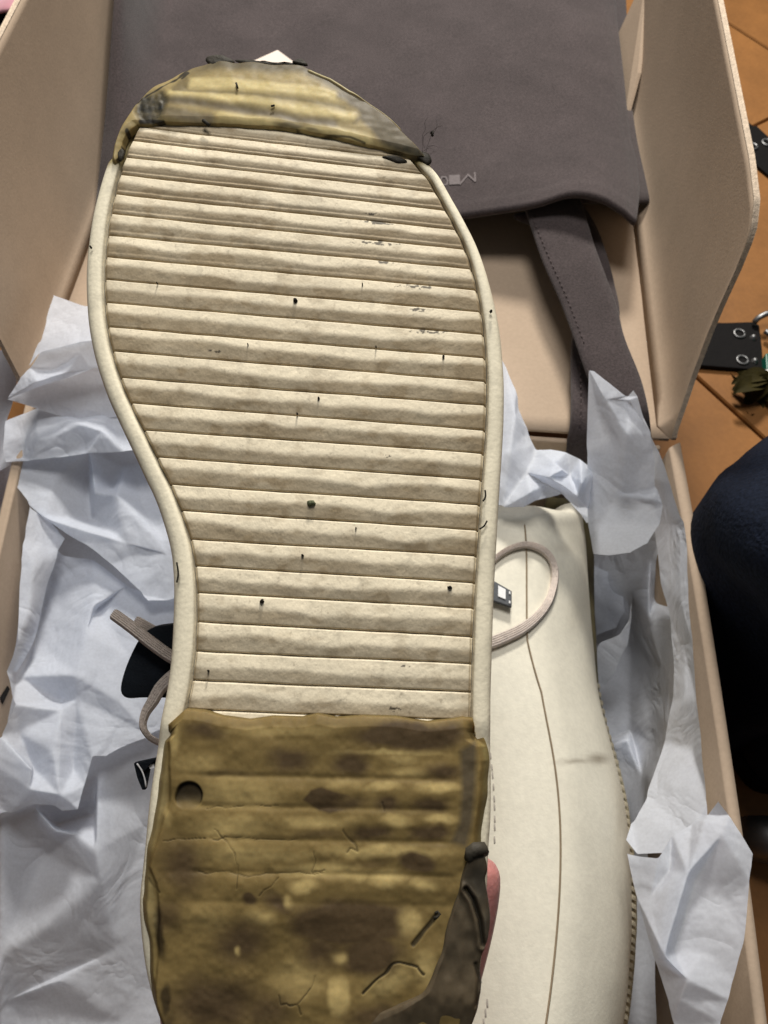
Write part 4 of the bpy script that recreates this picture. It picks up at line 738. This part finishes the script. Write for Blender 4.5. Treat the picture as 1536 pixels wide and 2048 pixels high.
bd_ = band([(335, 213), (387, 213), (454, 224), (545, 239), (620, 251), (668, 257)], 8); bd2 = band([(335, 236), (375, 242), (420, 248)], 11); bt = band([(350, 192), (454, 194), (545, 204), (620, 214), (690, 226)], 2.5, 2.5)
h = h + .00022 * b1 + .00025 * b2 + .0002 * b3 - .0002 * bd_
h = h + .0009 * (fbm(gx * .02, gy * .03, 151, 3) - .5)
c = np.ones(gx.shape + (3,)) * np.array([.28, .215, .095]) * (0.85 + .3 * fbm(gx * .012, gy * .03, 153, 3))[..., None]
rimd = Vv * thick
for b_, k_ in ((b1, .9), (b2, .95), (b3, .9)): c = mixc(c, [.50, .405, .19], k_ * b_ * (.75 + .5 * fbm(gx * .03, gy * .06, 154)))
c = mixc(c, [.115, .090, .052], .95 * bd_); c = mixc(c, [.135, .108, .064], .9 * bd2); c = mixc(c, [.17, .135, .06], .7 * bt)
c = mixc(c, [.085, .068, .039], .95 * smooth(46, 20, rimd + 8 * (fbm(gx * .01, gy * .01, 155) - .5)) * smooth(330, 440, gx))
c = mixc(c, [.108, .086, .050], .97 * inside(gx, gy, [(675, 195), (695, 190), (719, 203), (758, 224), (794, 258), (822, 292), (860, 322), (800, 313), (763, 296), (740, 268), (721, 250), (708, 257), (721, 241), (716, 228), (701, 222), (690, 210), (675, 208)], 5))
c = mixc(c, [.13, .10, .05], .8 * inside(gx, gy, [(345, 188), (372, 158), (384, 170), (378, 190), (352, 196)], 4))
c = mixc(c, [.10, .078, .04], .85 * field(gx, gy, [(580, 259, 40, 7, 1, .1, .3), (625, 268, 30, 5, .8, .2)]))
bk = inside(gx, gy, [(281, 206), (300, 196), (330, 190), (338, 205), (334, 224), (326, 246), (310, 258), (284, 252), (274, 232)], 6); c = mixc(c, [.034, .031, .023], .95 * bk * (.7 + .5 * fbm(gx * .08, gy * .08, 161)))
h = h - .0004 * bk + .0004 * bk * (tri(gx * .11, gy * .11, 163) - .5) 
ln = 1 - smooth(1.0, 3.2, nearline(gx, gy, [(276, 214), (298, 198), (320, 188), (340, 174), (356, 166), (372, 150), (384, 138)]) + 3.0 * (vn(gx * .12, gy * .12, 9) - .5))
ln = np.maximum(ln, 1 - smooth(1.5, 4.5, nearline(gx, gy, [(284, 252), (306, 250), (330, 252)])))
ln = np.maximum(ln, (1 - smooth(1.5, 5.0, nearline(gx, gy, [(258, 270), (260, 285), (250, 300), (245, 318), (240, 330)]) + 3.5 * (vn(gx * .15, gy * .15, 19) - .5))))
ln = np.maximum(ln, 1 - smooth(1.5, 4, nearline(gx, gy, [(362, 158), (378, 152), (366, 164)]) + 2 * (vn(gx * .2, gy * .2, 29) - .5)))
ln = np.maximum(ln, .8 * (1 - smooth(.8, 2.4, nearline(gx, gy, [(595, 268), (614, 274), (640, 280), (668, 280), (700, 284), (730, 294)]))))
c = mixc(c, [.018, .016, .013], .92 * ln)
hi = 1 - smooth(1, 3.5, nearline(gx, gy, [(620, 150), (660, 168), (700, 194), (740, 215), (775, 240), (800, 266)])); c = mixc(c, [.46, .40, .20], .6 * hi); h = h + .0005 * hi
c = mixc(c, [.03, .03, .026], .95 * smooth(8, 2, rimd + 4 * (fbm(gx * .03, gy * .03, 165) - .5)) * smooth(405, 430, gx) * (1 - smooth(600, 640, gx)))
c = mixc(c, [.30, .25, .11], .6 * smooth(11, 4, rimd) * (gx > 640))
c = mixc(c, [.05, .045, .03], .9 * field(gx, gy, [(820, 310, 60, 12, 1, .3, .2)]) * fbm(gx * .08, gy * .08, 167) * 1.6)
tube_dark = [((476, 182), (479, 192)), ((545, 228), (552, 226))]
grid('toe_patch', sole(gx, gy, h), M['resin'], shoe, np.clip(c, 0, 1), rev=False)
for a, b in tube_dark: tube('dirt_speck', [sole(*a, np.array(.003)), sole(*b, np.array(.003))], .0003, M['dark'], shoe, 5)
tube('dirt_speck', [sole(*q, np.array(.0024)) for q in ((410, 253), (416, 258), (422, 263))], .0005, M['dark'], shoe, 6)
# charred, curled scraps of resin along the toe
def scrap(pts, h0, seed, m_='char', amp=.0005):
    c_ = np.mean(pts, 0); oc_ = cr(pts, 36, True); rows = []
    for f in (.03, .4, .75, 1.0):
        q = c_ + (oc_ - c_) * f; rows.append(sole(q[:, 0], q[:, 1], h0 + amp * (fbm(q[:, 0] * .07, q[:, 1] * .07, seed) - .5) * 2 - .0004 * (f == 1)))
    P = np.array(rows); slabp = np.concatenate([P, P[::-1] - SN * .0003]); grid('resin_scrap', slabp, M[m_], shoe, wrap=True)
scrap([(412, 124), (418, 116), (436, 114), (447, 115), (462, 120), (470, 128), (450, 132), (425, 134)], .001, 1)
scrap([(470, 121), (482, 120), (520, 123), (570, 127), (600, 128), (596, 132), (540, 131), (490, 128)], .0004, 2)
scrap([(585, 127), (596, 122), (606, 123), (616, 134), (604, 134)], .001, 3)
scrap([(764, 316), (785, 315), (806, 320), (814, 327), (796, 329), (776, 322)], .0010, 4, amp=.0003)
scrap([(818, 308), (838, 306), (856, 311), (863, 327), (854, 334), (838, 322), (824, 317)], .0014, 6, amp=.0004)
scrap([(238, 312), (246, 304), (252, 312), (246, 328), (240, 326)], .0016, 8)
rng = np.random.default_rng(9)
for k in range(5):                                      # loose fibres at the torn edge
    a = np.array([850 + rng.uniform(-8, 8), 305 + rng.uniform(-8, 12)]); pts = [a]
    ang = rng.uniform(-1.2, .3)
    for i in range(6): ang += rng.uniform(-.9, .9); pts.append(pts[-1] + 9 * np.array([math.cos(ang), math.sin(ang)]))
    q = cr(pts, 30); tube('loose_fibre', sole(q[:, 0], q[:, 1], .002 + .004 * np.linspace(0, 1, 30)), .00006, M['stitch'], shoe, 4)
tube('loose_fibre', [sole(*q, np.array(.004)) for q in ((860, 287), (864, 283), (863, 292))], .0004, M['dark'], shoe, 4)
# the upper behind the sole, down to a padded collar
inv = lambda P: np.stack([(P - cen) @ SX, (P - cen) @ SY, (P - cen) @ SN], -1)
B = inv(base)[::6]; vmin, vmax = B[:, 1].min(), B[:, 1].max(); rows = []
ucv = np.interp(B[:, 1], np.linspace(vmin, vmax, 20), [B[np.abs(B[:, 1] - v) < .02, 0].mean() for v in np.linspace(vmin, vmax, 20)])
for f, g, e in ((.90, .95, .022), (.88, .945, .030), (.84, .93, .2), (.76, .90, .45), (.64, .84, .72), (.48, .75, .92), (.25, .5, 1.0), (.03, .06, 1.02)):
    hh = np.interp((B[:, 1] - vmin) / (vmax - vmin), [0, .35, .6, .85, 1], [.085, .088, .070, .050, .042]); q = B.copy()
    q[:, 0] = ucv + (q[:, 0] - ucv) * f; q[:, 1] = (vmin + vmax) / 2 + (q[:, 1] - (vmin + vmax) / 2) * g
    q[:, 2] = -(e if e < .1 else .024 + hh * e) ; rows.append(cen + q[:, :1] * SX + q[:, 1:2] * SY + q[:, 2:] * SN)
rows = np.array(rows); grid('upper', rows, M['leather'], shoe, np.ones(rows.shape) * [.62, .57, .44], wrap=True)
# tongue, lace and label showing past the left edge
tong = cr([(300, 1258), (330, 1252), (380, 1250), (420, 1300), (420, 1380), (360, 1394), (290, 1395), (256, 1396), (243, 1386), (243, 1366), (252, 1335), (266, 1302), (282, 1274)], 80, True); tc_ = tong.mean(0)
P = np.array([ond(*(tc_ + (tong - tc_) * f).T, np.full(80, .252 + .0015 * f ** 4)) for f in (.03, .5, .85, .96, 1.0)]); P2 = P[::-1] + FW * .006
grid('tongue', np.concatenate([P, P2]), M['black'], shoe, wrap=True)
zof = lambda d: (lambda x, y, *a: float(ond(x, y, np.array(d))[2]))
lacep('lace', [(225, 1225), (262, 1252), (300, 1282), (340, 1310), (390, 1335)], [20, 21, 22, 22, 22], shoe, zof(.247))
lacep('lace', [(270, 1240), (310, 1262), (360, 1290)], [20, 19, 19], shoe, zof(.262))
lacep('lace', [(370, 1330), (340, 1352), (318, 1374), (303, 1400), (288, 1425), (284, 1452), (300, 1474), (330, 1486), (380, 1490)], [23, 23, 22, 20, 14, 9, 9, 10, 11], shoe, zof(.247))
lab = prism('label_tag', [ond(*q, np.array(d)) for q, d in (((267, 1527), .212), (310, 1518) and ((312, 1517), .212), ((330, 1540), .214), ((300, 1533), .214), ((291, 1580), .214), ((284, 1580), .214), ((274, 1556), .213))], FW * .0016, M['black'], shoe, .0002)
q = cr([(274, 1527), (284, 1542), (290, 1560), (292, 1574)], 10); tube('white_thread', ond(q[:, 0], q[:, 1], np.full(10, .2117)), .00022, M['white'], lab, 5)
prism('white_print', [ond(*q, np.array(.213)) for q in ((296, 1530), (308, 1528), (309, 1536), (300, 1538))], FW * .0004, M['white'], lab)
# ------------------------------------------------------------------ the hand holding the heel
def hand():
    vs, rad, ed_ = [], [], []
    def chain(prev, pts):
        for x, y, d, r in pts:
            vs.append(ond(x, y, np.array(d))); rad.append(r); i = len(vs) - 1
            if prev is not None: ed_.append((prev, i))
            prev = i
        return prev
    root = chain(None, [(640, 2420, .232, .024)])
    chain(root, [(700, 2750, .215, .026), (780, 3200, .205, .030), (850, 4200, .200, .036)])
    kn = chain(root, [(560, 2330, .238, .020)])
    th = chain(root, [(770, 2330, .226, .016), (820, 2180, .224, .0125), (862, 2050, .2225, .0105), (902, 1945, .2215, .0092), (928, 1850, .2205, .0090), (947, 1755, .2200, .0086), (951, 1710, .2205, .0066)])
    for k, (d, ln) in enumerate(((.222, 1.0), (.238, 1.1), (.255, 1.03), (.271, .84))):
        chain(kn, [(470 - 6 * k, 2260, d, .0105), (400, 2260 - 130 * ln, d + .001, .0092), (372, 2260 - 260 * ln, d + .002, .0085), (380, 2260 - 360 * ln, d + .003, .0078), (396, 2260 - 410 * ln, d + .004, .0060)])
    me = bpy.data.meshes.new('hand'); me.from_pydata([tuple(v) for v in vs], ed_, []); o = bpy.data.objects.new('hand', me); place(o)
    o.modifiers.new('skin', 'SKIN'); s = o.modifiers.new('smooth', 'SUBSURF'); s.levels = s.render_levels = 2
    if not me.skin_vertices: me.skin_vertices.new()
    for i, r in enumerate(rad): me.skin_vertices[0].data[i].radius = (r, r)
    me.skin_vertices[0].data[0].use_root = True
    o.modifiers['skin'].use_smooth_shade = True
    bpy.context.view_layer.update(); dg = bpy.context.evaluated_depsgraph_get(); m2 = bpy.data.meshes.new_from_object(o.evaluated_get(dg)); o.modifiers.clear(); o.data = m2
    m2.materials.clear(); m2.materials.append(M['skin']); m2.polygons.foreach_set('use_smooth', np.ones(len(m2.polygons), bool))
    tag(o, 'bare hand holding the worn sneaker by its heel', 'hand'); return o
hand()
